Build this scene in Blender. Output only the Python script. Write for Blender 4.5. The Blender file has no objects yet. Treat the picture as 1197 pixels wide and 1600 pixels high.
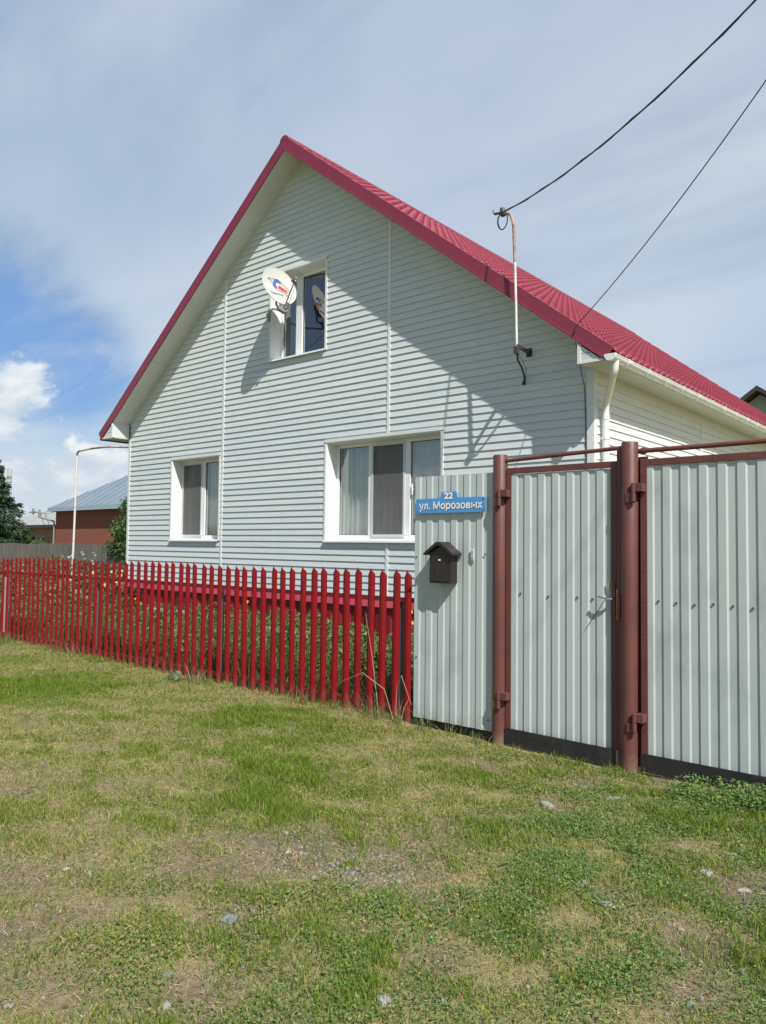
import bpy, bmesh, math, random
import numpy as np
from mathutils import Vector, Matrix

random.seed(7)
rng = np.random.default_rng(11)
SC = bpy.context.scene
COL = SC.collection
PI = math.pi

# ------------------------------------------------------------------ camera, sky, sun, exposure
cam_d = bpy.data.cameras.new('camera')
cam = bpy.data.objects.new('camera', cam_d)
COL.objects.link(cam)
cam_d.sensor_fit = 'VERTICAL'
cam_d.sensor_height = 36.0
cam_d.lens = 36.0 * 1180.0 / 1600.0
cam_d.clip_start = 0.05
cam_d.clip_end = 3000.0
yaw, pitch, roll = math.radians(40.2405), math.radians(2.5570), math.radians(0.6211)
F = Vector((-math.sin(yaw) * math.cos(pitch), math.cos(yaw) * math.cos(pitch), math.sin(pitch)))
R0 = Vector((math.cos(yaw), math.sin(yaw), 0.0))
U0 = R0.cross(F)
R1 = R0 * math.cos(roll) + U0 * math.sin(roll)
U1 = U0 * math.cos(roll) - R0 * math.sin(roll)
M = Matrix.Identity(4)
for i in range(3):
    M[i][0], M[i][1], M[i][2] = R1[i], U1[i], -F[i]
M[0][3], M[1][3], M[2][3] = 0.0, 0.0, 1.55
cam.matrix_world = M
SC.camera = cam

TO_SUN = Vector((0.83, -0.41, 1.0)).normalized()
sun_d = bpy.data.lights.new('sun', 'SUN')
sun_d.energy = 4.7
sun_d.angle = math.radians(0.53)
sun_d.color = (1.0, 0.965, 0.905)
sun = bpy.data.objects.new('sun', sun_d)
COL.objects.link(sun)
sun.rotation_euler = TO_SUN.to_track_quat('Z', 'Y').to_euler()
sun.location = (20, -10, 30)

W = bpy.data.worlds.new('World')
SC.world = W
W.use_nodes = True
wn, wl = W.node_tree.nodes, W.node_tree.links
wn.clear()


def wnode(kind, **kw):
    n = wn.new(kind)
    for k, v in kw.items():
        if hasattr(n, k):
            setattr(n, k, v)
        else:
            n.inputs[k].default_value = v
    return n


def wmath(op, a, b=None, clamp=False):
    n = wn.new('ShaderNodeMath')
    n.operation = op
    n.use_clamp = clamp
    for i, v in enumerate((a, b)):
        if v is None:
            continue
        if isinstance(v, (int, float)):
            n.inputs[i].default_value = v
        else:
            wl.new(v, n.inputs[i])
    return n.outputs[0]


def wramp(v, lo, hi):
    n = wn.new('ShaderNodeMapRange')
    n.interpolation_type = 'SMOOTHSTEP'
    n.inputs['From Min'].default_value = lo
    n.inputs['From Max'].default_value = hi
    wl.new(v, n.inputs['Value'])
    return n.outputs['Result']


def wmix(f, a, b):
    n = wn.new('ShaderNodeMix')
    n.data_type = 'RGBA'
    for s, v in ((n.inputs[0], f), (n.inputs[6], a), (n.inputs[7], b)):
        if isinstance(v, (tuple, float, int)):
            s.default_value = v
        else:
            wl.new(v, s)
    return n.outputs[2]


def wnoise(vec, scale, detail, rough=0.55, dist=0.0):
    n = wn.new('ShaderNodeTexNoise')
    n.inputs['Scale'].default_value = scale
    n.inputs['Detail'].default_value = detail
    n.inputs['Roughness'].default_value = rough
    n.inputs['Distortion'].default_value = dist
    wl.new(vec, n.inputs['Vector'])
    return n.outputs['Fac']


sky = wn.new('ShaderNodeTexSky')
sky.sky_type = 'NISHITA'
sky.sun_disc = False
sky.sun_elevation = math.asin(TO_SUN.z)
sky.sun_rotation = math.atan2(TO_SUN.x, TO_SUN.y)
sky.altitude = 200
sky.air_density = 1.0
sky.dust_density = 0.8
sky.ozone_density = 1.2
tc = wn.new('ShaderNodeTexCoord')
sep = wn.new('ShaderNodeSeparateXYZ')
wl.new(tc.outputs['Generated'], sep.inputs[0])
dx, dy, dz = sep.outputs
den = wmath('ADD', wmath('MAXIMUM', dz, 0.0), 0.16)
comb = wn.new('ShaderNodeCombineXYZ')
wl.new(wmath('DIVIDE', dx, den), comb.inputs[0])
wl.new(wmath('DIVIDE', dy, den), comb.inputs[1])
mp = wn.new('ShaderNodeMapping')                      # high cloud sheet, streaked along one wind direction
mp.inputs['Rotation'].default_value = (0, 0, math.radians(62))
mp.inputs['Scale'].default_value = (0.55, 1.5, 1.0)
wl.new(comb.outputs[0], mp.inputs['Vector'])
veil_n = wnoise(mp.outputs[0], 1.1, 7, 0.56, 0.35)
veil_d = wnoise(comb.outputs[0], 0.55, 3, 0.5)


def blob(cx, cy, cz, r0, r1):
    """1 close to a direction of the sky, 0 away from it"""
    v = wn.new('ShaderNodeVectorMath')
    v.operation = 'DISTANCE'
    wl.new(tc.outputs['Generated'], v.inputs[0])
    v.inputs[1].default_value = Vector((cx, cy, cz)).normalized()
    n = wn.new('ShaderNodeMapRange')
    n.interpolation_type = 'SMOOTHSTEP'
    n.inputs['From Min'].default_value = r0
    n.inputs['From Max'].default_value = r1
    n.inputs['To Min'].default_value = 1.0
    n.inputs['To Max'].default_value = 0.0
    wl.new(v.outputs['Value'], n.inputs['Value'])
    return n.outputs['Result']


behind = wramp(dy, -0.25, 0.15)                         # clearer sky towards the street side
hole = wmath('MAXIMUM', blob(-0.905, 0.37, 0.235, 0.03, 0.17), blob(-0.862, 0.44, 0.205, 0.02, 0.13))           # the break in the cloud sheet
cover = wmath('ADD', wmath('MULTIPLY', veil_n, 0.62), wmath('MULTIPLY', veil_d, 0.55))
cover = wmath('SUBTRACT', cover, wmath('MULTIPLY', hole, 0.60))
cover = wmath('SUBTRACT', cover, wmath('MULTIPLY', wmath('SUBTRACT', 1.0, behind), 0.55))
mp3 = wn.new('ShaderNodeMapping')                     # fine fibres of cirrus inside the break
mp3.inputs['Rotation'].default_value = (0, 0, math.radians(50))
mp3.inputs['Scale'].default_value = (0.6, 2.4, 1.0)
wl.new(comb.outputs[0], mp3.inputs['Vector'])
fibre = wnoise(mp3.outputs[0], 1.5, 9, 0.62, 0.8)
cover = wmath('ADD', cover, wmath('MULTIPLY', wmath('SUBTRACT', fibre, 0.47), wmath('ADD', wmath('MULTIPLY', hole, 1.1), 0.35)))
veil = wmath('MULTIPLY', wramp(cover, 0.05, 0.66), 0.93)
# cloud sheet: bluish grey overhead, paler low down and near the sun side
low = wramp(dz, 0.62, 0.16)
veil_col = wmix(low, (3.15, 4.1, 5.6, 1), (5.1, 6.0, 7.0, 1))
veil_col = wmix(wmath('MULTIPLY', wramp(veil_n, 0.36, 0.64), 0.62), veil_col, (5.5, 6.2, 7.0, 1))
east = wramp(dx, -0.55, -0.2)
veil_col = wmix(wmath('MULTIPLY', wmath('MULTIPLY', east, wramp(dz, 0.60, 0.38)), 0.55), veil_col, (6.3, 7.0, 7.4, 1))
grey = blob(-0.16, 0.96, 0.20, 0.02, 0.26)
veil_col = wmix(wmath('MULTIPLY', grey, 0.75), veil_col, (4.0, 5.0, 6.5, 1))
clear = wmix(wmath('MULTIPLY', hole, 0.75), sky.outputs[0], (1.7, 3.5, 6.8, 1))
base = wmix(veil, clear, veil_col)
# heaped clouds low over the horizon
mp2 = wn.new('ShaderNodeMapping')
mp2.inputs['Scale'].default_value = (1.0, 1.0, 1.9)
wl.new(tc.outputs['Generated'], mp2.inputs['Vector'])
cum_n = wnoise(mp2.outputs[0], 11.0, 9, 0.58, 0.25)
cum_b = wmath('MAXIMUM', blob(-0.920, 0.380, 0.160, 0.02, 0.100),
              wmath('MAXIMUM', blob(-0.872, 0.482, 0.075, 0.02, 0.075), blob(-0.905, 0.43, 0.05, 0.03, 0.12)))
cum_b = wmath('MAXIMUM', cum_b, wmath('MULTIPLY', wramp(dz, 0.15, 0.03), 0.55))
cum = wramp(wmath('ADD', wmath('MULTIPLY', cum_n, 1.35), wmath('MULTIPLY', cum_b, 0.38)), 0.83, 1.0)
cum = wmath('MULTIPLY', cum, wramp(cum_b, 0.02, 0.35))
cum_col = wmix(wramp(cum_n, 0.40, 0.72), (5.4, 6.2, 7.0, 1), (8.8, 8.95, 8.8, 1))
base = wmix(wmath('MULTIPLY', cum, 0.92), base, cum_col)
bg = wn.new('ShaderNodeBackground')
bg.inputs['Strength'].default_value = 0.088
wl.new(base, bg.inputs['Color'])
wo = wn.new('ShaderNodeOutputWorld')
wl.new(bg.outputs[0], wo.inputs['Surface'])

vs = SC.view_settings
SC.display_settings.display_device = 'sRGB'
vs.view_transform = 'Standard'
vs.look = 'None'
vs.exposure = 0.36
vs.gamma = 1.0
SC.cycles.max_bounces = 8
SC.cycles.transparent_max_bounces = 16
SC.cycles.use_denoising = True

# ------------------------------------------------------------------ helpers


class MB:
    def __init__(self):
        self.v, self.f, self.m = [], [], []
        self.mi = 0

    def add(self, vs_, fs):
        o = len(self.v)
        self.v += [tuple(p) for p in vs_]
        self.f += [tuple(o + i for i in f) for f in fs]
        self.m += [self.mi] * len(fs)

    def quad(self, a, b, c, d):
        self.add((a, b, c, d), ((0, 1, 2, 3),))

    def box(self, x0, x1, y0, y1, z0, z1):
        self.add(((x0, y0, z0), (x1, y0, z0), (x1, y1, z0), (x0, y1, z0),
                  (x0, y0, z1), (x1, y0, z1), (x1, y1, z1), (x0, y1, z1)),
                 ((0, 3, 2, 1), (4, 5, 6, 7), (0, 1, 5, 4), (1, 2, 6, 5), (2, 3, 7, 6), (3, 0, 4, 7)))

    def prism(self, poly, vec):
        """closed polygon of 3-D points pushed along vec"""
        n = len(poly)
        a = [Vector(p) for p in poly]
        b = [p + Vector(vec) for p in a]
        fs = [tuple(range(n))[::-1], tuple(range(n, 2 * n))]
        for i in range(n):
            j = (i + 1) % n
            fs.append((i, j, n + j, n + i))
        self.add(a + b, fs)

    def tube(self, pts, r, n=10, caps=True):
        pts = [Vector(p) for p in pts]
        rs = r if isinstance(r, (list, tuple)) else [r] * len(pts)
        t0 = (pts[1] - pts[0]).normalized()
        ref = Vector((0, 0, 1)) if abs(t0.z) < 0.9 else Vector((1, 0, 0))
        nrm = t0.cross(ref).normalized()
        vs_, fs = [], []
        for i, p in enumerate(pts):
            if i == 0:
                t = t0
            elif i == len(pts) - 1:
                t = (pts[i] - pts[i - 1]).normalized()
            else:
                t = ((pts[i + 1] - p).normalized() + (p - pts[i - 1]).normalized()).normalized()
            nrm = (nrm - t * nrm.dot(t)).normalized()
            bn = t.cross(nrm)
            for k in range(n):
                a = 2 * PI * k / n
                vs_.append(p + (nrm * math.cos(a) + bn * math.sin(a)) * rs[i])
        for i in range(len(pts) - 1):
            for k in range(n):
                j = (k + 1) % n
                fs.append((i * n + k, i * n + j, (i + 1) * n + j, (i + 1) * n + k))
        if caps:
            fs.append(tuple(range(n))[::-1])
            fs.append(tuple(range((len(pts) - 1) * n, len(pts) * n)))
        self.add(vs_, fs)

    def cyl(self, a, b, r, n=14):
        self.tube((a, b), r, n)

    def build(self, name, mats, parent=None, smooth=False, bevel=0.0, angle=35):
        me = bpy.data.meshes.new(name)
        me.from_pydata(self.v, [], self.f)
        if not isinstance(mats, (list, tuple)):
            mats = [mats]
        for m in mats:
            me.materials.append(m)
        if len(mats) > 1:
            me.polygons.foreach_set('material_index', self.m)
        bm = bmesh.new()
        bm.from_mesh(me)
        bmesh.ops.recalc_face_normals(bm, faces=bm.faces)
        if bevel > 0:
            es = [e for e in bm.edges if len(e.link_faces) == 2 and e.calc_face_angle(0) > 0.6]
            bmesh.ops.bevel(bm, geom=es, offset=bevel, segments=2, profile=0.5, affect='EDGES', clamp_overlap=True)
        if smooth:
            for f in bm.faces:
                f.smooth = True
            lim = math.radians(angle)
            for e in bm.edges:
                e.smooth = e.calc_face_angle(0) < lim if len(e.link_faces) == 2 else True
        bm.to_mesh(me)
        bm.free()
        me.update()
        return link(name, me, parent)


def link(name, data, parent=None):
    o = bpy.data.objects.new(name, data)
    COL.objects.link(o)
    if parent is not None:
        o.parent = parent
        p = Vector((0, 0, 0))
        q = parent
        while q is not None:
            p = p + q.location
            q = q.parent
        o.location = -p                        # meshes are modelled in world coordinates
    return o


def tag(o, label=None, cat=None, group=None, kind=None):
    if label:
        o['label'] = label
    if cat:
        o['category'] = cat
    if group:
        o['group'] = group
    if kind:
        o['kind'] = kind
    return o


def empty(name, loc, label, cat, group=None):
    o = bpy.data.objects.new(name, None)
    o.empty_display_size = 0.2
    o.location = loc
    COL.objects.link(o)
    return tag(o, label, cat, group)


def np_mesh(name, V, Fc, material, parent=None, tint=None, kind=None, smooth=False):
    """V (n,3) float, Fc (m,k) int: fast mesh with k-sided faces; tint (n,3) is stored as a colour attribute"""
    me = bpy.data.meshes.new(name)
    V = np.ascontiguousarray(V, dtype=np.float32)
    Fc = np.ascontiguousarray(Fc, dtype=np.int32)
    m, k = Fc.shape
    me.vertices.add(len(V))
    me.vertices.foreach_set('co', V.ravel())
    me.loops.add(m * k)
    me.loops.foreach_set('vertex_index', Fc.ravel())
    me.polygons.add(m)
    me.polygons.foreach_set('loop_start', np.arange(0, m * k, k, dtype=np.int32))
    me.polygons.foreach_set('loop_total', np.full(m, k, dtype=np.int32))
    if smooth:
        me.polygons.foreach_set('use_smooth', np.ones(m, dtype=bool))
    me.materials.append(material)
    me.update(calc_edges=True)
    if tint is not None:
        a = me.color_attributes.new('tint', 'FLOAT_COLOR', 'POINT')
        c = np.ones((len(V), 4), dtype=np.float32)
        c[:, :3] = tint
        a.data.foreach_set('color', c.ravel())
    o = link(name, me, parent)
    if kind:
        o['kind'] = kind
    return o


# ------------------------------------------------------------------ materials
MATS = {}


def material(name, col, rough=0.5, col2=None, nscale=6.0, ndetail=6, lo=0.35, hi=0.65, bump=0.0, bscale=30.0,
             metallic=0.0, stretch=None, attr=False, translucent=0.0, dirt=None, coat=0.0, spec=0.5):
    m = bpy.data.materials.new(name)
    m.use_nodes = True
    nt = m.node_tree
    N, L = nt.nodes, nt.links
    b = N['Principled BSDF']
    b.inputs['Roughness'].default_value = rough
    b.inputs['Metallic'].default_value = metallic
    b.inputs['Specular IOR Level'].default_value = spec
    b.inputs['Coat Weight'].default_value = coat
    t = N.new('ShaderNodeTexCoord')
    vec = t.outputs['Object']
    if stretch:
        mpn = N.new('ShaderNodeMapping')
        mpn.inputs['Scale'].default_value = stretch
        L.new(vec, mpn.inputs['Vector'])
        vec = mpn.outputs[0]

    def mix(f, a, c):
        x = N.new('ShaderNodeMix')
        x.data_type = 'RGBA'
        for s, v in ((x.inputs[0], f), (x.inputs[6], a), (x.inputs[7], c)):
            if isinstance(v, tuple):
                s.default_value = v if len(v) == 4 else (*v, 1)
            elif isinstance(v, (int, float)):
                s.default_value = v
            else:
                L.new(v, s)
        return x.outputs[2]

    out = (*col, 1)
    if attr:
        an = N.new('ShaderNodeAttribute')
        an.attribute_name = 'tint'
        out = an.outputs['Color']
    if col2 is not None:
        nz = N.new('ShaderNodeTexNoise')
        nz.inputs['Scale'].default_value = nscale
        nz.inputs['Detail'].default_value = ndetail
        nz.inputs['Roughness'].default_value = 0.6
        L.new(vec, nz.inputs['Vector'])
        mr = N.new('ShaderNodeMapRange')
        mr.inputs['From Min'].default_value = lo
        mr.inputs['From Max'].default_value = hi
        L.new(nz.outputs['Fac'], mr.inputs['Value'])
        out = mix(mr.outputs['Result'], out, col2)
    if dirt is not None:                     # mud splashed up from the ground: colour, height, strength
        dc, dh, ds = dirt
        sx = N.new('ShaderNodeSeparateXYZ')
        L.new(t.outputs['Object'], sx.inputs[0])
        nz = N.new('ShaderNodeTexNoise')
        nz.inputs['Scale'].default_value = 18
        nz.inputs['Detail'].default_value = 5
        L.new(t.outputs['Object'], nz.inputs['Vector'])
        ma = N.new('ShaderNodeMath')
        ma.operation = 'MULTIPLY_ADD'
        ma.inputs[1].default_value = -dh * 1.6
        L.new(nz.outputs['Fac'], ma.inputs[0])
        L.new(sx.outputs[2], ma.inputs[2])
        mr = N.new('ShaderNodeMapRange')
        mr.inputs['From Min'].default_value = -dh * 0.9
        mr.inputs['From Max'].default_value = dh * 0.55
        mr.inputs['To Min'].default_value = ds
        mr.inputs['To Max'].default_value = 0.0
        L.new(ma.outputs[0], mr.inputs['Value'])
        out = mix(mr.outputs['Result'], out, dc)
    if isinstance(out, tuple):
        b.inputs['Base Color'].default_value = out
    else:
        L.new(out, b.inputs['Base Color'])
    if bump > 0:
        nb = N.new('ShaderNodeTexNoise')
        nb.inputs['Scale'].default_value = bscale
        nb.inputs['Detail'].default_value = 5
        L.new(vec, nb.inputs['Vector'])
        bp = N.new('ShaderNodeBump')
        bp.inputs['Strength'].default_value = bump
        bp.inputs['Distance'].default_value = 0.01
        L.new(nb.outputs['Fac'], bp.inputs['Height'])
        L.new(bp.outputs[0], b.inputs['Normal'])
    if translucent > 0:
        tr = N.new('ShaderNodeBsdfTranslucent')
        if isinstance(out, tuple):
            tr.inputs['Color'].default_value = out
        else:
            L.new(out, tr.inputs['Color'])
        ms = N.new('ShaderNodeMixShader')
        ms.inputs[0].default_value = translucent
        L.new(b.outputs[0], ms.inputs[1])
        L.new(tr.outputs[0], ms.inputs[2])
        L.new(ms.outputs[0], N['Material Output'].inputs['Surface'])
    MATS[name] = m
    return m


def board_material(name, c1, c2, c3, rough):
    """vinyl boards: each double board a slightly different white, faint waviness, rain streaks of dust"""
    m = material(name, c1, rough, c2, 1.3, 4, 0.4, 0.6)
    N, L = m.node_tree.nodes, m.node_tree.links
    b = N['Principled BSDF']
    src = b.inputs['Base Color'].links[0].from_socket
    t = N.new('ShaderNodeTexCoord')
    sp_ = N.new('ShaderNodeSeparateXYZ')
    L.new(t.outputs['Object'], sp_.inputs[0])
    fl = N.new('ShaderNodeMath')
    fl.operation = 'MULTIPLY_ADD'
    fl.inputs[1].default_value = 1 / (2 * 0.1015)
    fl.inputs[2].default_value = -0.80 / (2 * 0.1015)
    L.new(sp_.outputs[2], fl.inputs[0])
    f2 = N.new('ShaderNodeMath')
    f2.operation = 'FLOOR'
    L.new(fl.outputs[0], f2.inputs[0])
    cx_ = N.new('ShaderNodeMath')
    cx_.operation = 'MULTIPLY'
    cx_.inputs[1].default_value = 0.27
    L.new(sp_.outputs[0], cx_.inputs[0])
    cf = N.new('ShaderNodeMath')
    cf.operation = 'FLOOR'
    L.new(cx_.outputs[0], cf.inputs[0])
    cc = N.new('ShaderNodeCombineXYZ')
    L.new(cf.outputs[0], cc.inputs[0])
    L.new(f2.outputs[0], cc.inputs[2])
    wn_ = N.new('ShaderNodeTexWhiteNoise')
    wn_.noise_dimensions = '3D'
    L.new(cc.outputs[0], wn_.inputs['Vector'])
    mx = N.new('ShaderNodeMix')
    mx.data_type = 'RGBA'
    mx.inputs[7].default_value = (*c3, 1)
    sc_ = N.new('ShaderNodeMath')
    sc_.operation = 'MULTIPLY'
    sc_.inputs[1].default_value = 0.75
    L.new(wn_.outputs['Value'], sc_.inputs[0])
    L.new(sc_.outputs[0], mx.inputs[0])
    L.new(src, mx.inputs[6])
    # dust: streaks drawn out downwards
    mp_ = N.new('ShaderNodeMapping')
    mp_.inputs['Scale'].default_value = (7, 7, 0.7)
    L.new(t.outputs['Object'], mp_.inputs['Vector'])
    dn_ = N.new('ShaderNodeTexNoise')
    dn_.inputs['Scale'].default_value = 1.0
    dn_.inputs['Detail'].default_value = 6
    L.new(mp_.outputs[0], dn_.inputs['Vector'])
    dr3 = N.new('ShaderNodeMapRange')
    dr3.inputs['From Min'].default_value = 0.50
    dr3.inputs['From Max'].default_value = 0.78
    dr3.inputs['To Max'].default_value = 0.17
    L.new(dn_.outputs['Fac'], dr3.inputs['Value'])
    m2_ = N.new('ShaderNodeMix')
    m2_.data_type = 'RGBA'
    m2_.inputs[7].default_value = (0.46, 0.45, 0.40, 1)
    L.new(dr3.outputs[0], m2_.inputs[0])
    L.new(mx.outputs[2], m2_.inputs[6])
    L.new(m2_.outputs[2], b.inputs['Base Color'])
    mp3 = N.new('ShaderNodeMapping')
    mp3.inputs['Scale'].default_value = (1.1, 1.1, 7.0)
    L.new(t.outputs['Object'], mp3.inputs['Vector'])
    nb = N.new('ShaderNodeTexNoise')
    nb.inputs['Scale'].default_value = 1.0
    nb.inputs['Detail'].default_value = 2
    L.new(mp3.outputs[0], nb.inputs['Vector'])
    bp_ = N.new('ShaderNodeBump')
    bp_.inputs['Strength'].default_value = 0.55
    bp_.inputs['Distance'].default_value = 0.012
    L.new(nb.outputs['Fac'], bp_.inputs['Height'])
    L.new(bp_.outputs[0], b.inputs['Normal'])
    return m


siding_m = board_material('white_siding', (0.60, 0.63, 0.605), (0.58, 0.62, 0.61), (0.53, 0.59, 0.608), 0.42)
cream_m = board_material('side_siding', (0.70, 0.705, 0.66), (0.67, 0.68, 0.64), (0.66, 0.675, 0.65), 0.45)
trim_m = material('white_trim', (0.68, 0.70, 0.68), 0.4, (0.63, 0.65, 0.63), 3.0)
soffit_m = material('soffit_white', (0.60, 0.62, 0.60), 0.5, (0.56, 0.59, 0.57), 1.5)
upvc_m = material('window_plastic', (0.76, 0.78, 0.77), 0.3, (0.70, 0.72, 0.70), 4.0)
gutter_m = material('gutter_white', (0.74, 0.75, 0.73), 0.3, (0.58, 0.58, 0.54), 5.0, 6, 0.5, 0.75)
roof_m = material('raspberry_roof_steel', (0.275, 0.040, 0.068), 0.55, (0.225, 0.036, 0.058), 1.5, 5, 0.4, 0.65, spec=0.4)
rake_m = material('raspberry_flashing', (0.235, 0.032, 0.062), 0.42, (0.21, 0.029, 0.056), 2.0)
fence_red_m = material('picket_red', (0.25, 0.0050, 0.0095), 0.42, (0.18, 0.0045, 0.008), 4.0, 5, 0.4, 0.7, spec=0.28,
                       dirt=((0.17, 0.085, 0.06), 0.14, 0.75))
rail_red_m = material('rail_red', (0.15, 0.008, 0.012), 0.5, (0.10, 0.008, 0.011), 6.0)
plinth_m = material('plinth_red', (0.21, 0.011, 0.022), 0.42, (0.17, 0.011, 0.02), 3.0)
maroon_m = material('maroon_paint', (0.132, 0.042, 0.035), 0.5, (0.102, 0.035, 0.031), 5.0, 6, 0.4, 0.7, 0.08, 60,
                    dirt=((0.25, 0.17, 0.12), 0.10, 0.6))
sheet_m = material('galvanised_sheet', (0.43, 0.475, 0.462), 0.40, (0.25, 0.295, 0.31), 3.2, 8, 0.54, 0.84, 0.22, 3.5,
                   stretch=(1.0, 1.0, 0.55), spec=0.5, dirt=((0.27, 0.235, 0.18), 0.16, 0.55))
rubber_m = material('black_rubber', (0.016, 0.015, 0.015), 0.55, (0.045, 0.04, 0.038), 5.0, 6, 0.5, 0.8, 0.15, 40)
post_grey_m = material('grey_post', (0.075, 0.075, 0.08), 0.5, (0.10, 0.09, 0.09), 7.0)
post_white_m = material('pale_post', (0.50, 0.47, 0.45), 0.5, (0.40, 0.36, 0.34), 7.0)
mail_m = material('dark_brown_metal', (0.021, 0.016, 0.0155), 0.45, (0.030, 0.022, 0.021), 12.0, 5, 0.4, 0.7, 0.05, 120)
sign_m = material('sign_blue', (0.075, 0.29, 0.62), 0.35, (0.065, 0.27, 0.58), 8.0)
white_m = material('white_paint', (0.82, 0.83, 0.82), 0.45, (0.74, 0.75, 0.74), 12.0)
dark_m = material('dark_paint', (0.03, 0.03, 0.035), 0.5)
chrome_m = material('chrome', (0.78, 0.79, 0.80), 0.14, metallic=1.0)
screw_m = material('screw_steel', (0.16, 0.17, 0.17), 0.45, metallic=0.6)
pipe_m = material('pale_pipe', (0.62, 0.60, 0.56), 0.5, (0.42, 0.30, 0.22), 9.0, 7, 0.56, 0.72)
rust_m = material('rusty_pipe', (0.27, 0.16, 0.12), 0.7, (0.56, 0.52, 0.48), 3.0, 6, 0.42, 0.58)
cable_m = material('cable_black', (0.02, 0.02, 0.022), 0.5)
bracket_m = material('dark_bracket', (0.055, 0.045, 0.045), 0.55)
dish_m = material('dish_white', (0.56, 0.565, 0.53), 0.5, (0.50, 0.505, 0.47), 5.0)
dishgrey_m = material('dish_grey_metal', (0.16, 0.165, 0.17), 0.5, (0.22, 0.22, 0.22), 20.0)
blue_m = material('print_blue', (0.07, 0.11, 0.42), 0.5)
redp_m = material('print_red', (0.62, 0.045, 0.06), 0.5)
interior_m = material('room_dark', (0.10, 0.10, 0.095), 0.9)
curtain_m = material('net_curtain', (0.74, 0.78, 0.76), 0.9, (0.60, 0.66, 0.64), 10.0, translucent=0.4, stretch=(6, 1, 0.3))
curtain2_m = material('pale_drape', (0.55, 0.66, 0.58), 0.9, translucent=0.4)
wood_m = material('weathered_boards', (0.185, 0.165, 0.145), 0.85, (0.095, 0.082, 0.072), 5.0, 7, 0.38, 0.66, 0.3, 30,
                  stretch=(2.6, 2.6, 0.25))
slate_m = material('pale_slate_roof', (0.36, 0.36, 0.35), 0.8, (0.27, 0.27, 0.265), 2.0)
seam_m = material('grey_blue_roof', (0.20, 0.25, 0.29), 0.42, (0.17, 0.21, 0.25), 0.8)
fascia_blue_m = material('pale_blue_fascia', (0.33, 0.41, 0.49), 0.45)
brown_roof_m = material('dark_brown_roof', (0.045, 0.034, 0.032), 0.6, (0.06, 0.045, 0.04), 3.0)
olive_wall_m = material('olive_cream_siding', (0.42, 0.42, 0.32), 0.6, (0.38, 0.38, 0.29), 2.0)
pole_m = material('pole_concrete', (0.22, 0.21, 0.20), 0.8)
bark_m = material('bark', (0.085, 0.065, 0.05), 0.9, (0.05, 0.04, 0.032), 14.0, 6, 0.4, 0.6, 0.5, 30)
leaf_m = material('foliage', (0.06, 0.1, 0.03), 0.5, attr=True, translucent=0.28, spec=0.35)
needle_m = material('needles', (0.03, 0.06, 0.03), 0.6, attr=True, translucent=0.12, spec=0.3)
grass_m = material('grass_blades', (0.08, 0.12, 0.03), 0.55, attr=True, translucent=0.30, spec=0.3)
flower_m = material('flower_petals', (0.7, 0.5, 0.03), 0.6, attr=True, translucent=0.3, spec=0.2)
stone_m = material('grey_stone', (0.30, 0.285, 0.26), 0.85, (0.20, 0.19, 0.175), 25.0, 6, 0.4, 0.65, 0.4, 60)
stone_pale_m = material('pale_stone', (0.31, 0.295, 0.26), 0.9, (0.21, 0.195, 0.17), 22.0, 6, 0.4, 0.65, 0.4, 60)
stone_blue_m = material('blue_grey_stone', (0.20, 0.21, 0.215), 0.9, (0.14, 0.148, 0.15), 22.0, 6, 0.4, 0.65, 0.4, 60)
brickbit_m = material('brick_fragment', (0.36, 0.15, 0.085), 0.85, (0.28, 0.13, 0.085), 25.0, bump=0.4, bscale=60)
gravel_m = material('gravel_mix', (0.3, 0.28, 0.25), 0.85, attr=True, bump=0.3, bscale=90)


def brick_material(name, c1, c2, mortar):
    m = bpy.data.materials.new(name)
    m.use_nodes = True
    N, L = m.node_tree.nodes, m.node_tree.links
    b = N['Principled BSDF']
    b.inputs['Roughness'].default_value = 0.85
    t = N.new('ShaderNodeTexCoord')
    s = N.new('ShaderNodeSeparateXYZ')
    L.new(t.outputs['Object'], s.inputs[0])
    a = N.new('ShaderNodeMath')
    L.new(s.outputs[0], a.inputs[0])
    L.new(s.outputs[1], a.inputs[1])
    c = N.new('ShaderNodeCombineXYZ')
    L.new(a.outputs[0], c.inputs[0])
    L.new(s.outputs[2], c.inputs[1])
    k = N.new('ShaderNodeTexBrick')
    k.inputs['Scale'].default_value = 1.0
    k.inputs['Brick Width'].default_value = 0.26
    k.inputs['Row Height'].default_value = 0.078
    k.inputs['Mortar Size'].default_value = 0.008
    k.inputs['Color1'].default_value = (*c1, 1)
    k.inputs['Color2'].default_value = (*c2, 1)
    k.inputs['Mortar'].default_value = (*mortar, 1)
    L.new(c.outputs[0], k.inputs['Vector'])
    L.new(k.outputs['Color'], b.inputs['Base Color'])
    return m


brick_m = brick_material('red_brick', (0.27, 0.070, 0.043), (0.22, 0.058, 0.036), (0.22, 0.11, 0.085))
brick2_m = brick_material('orange_brick', (0.40, 0.165, 0.095), (0.35, 0.14, 0.08), (0.34, 0.23, 0.17))


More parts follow.
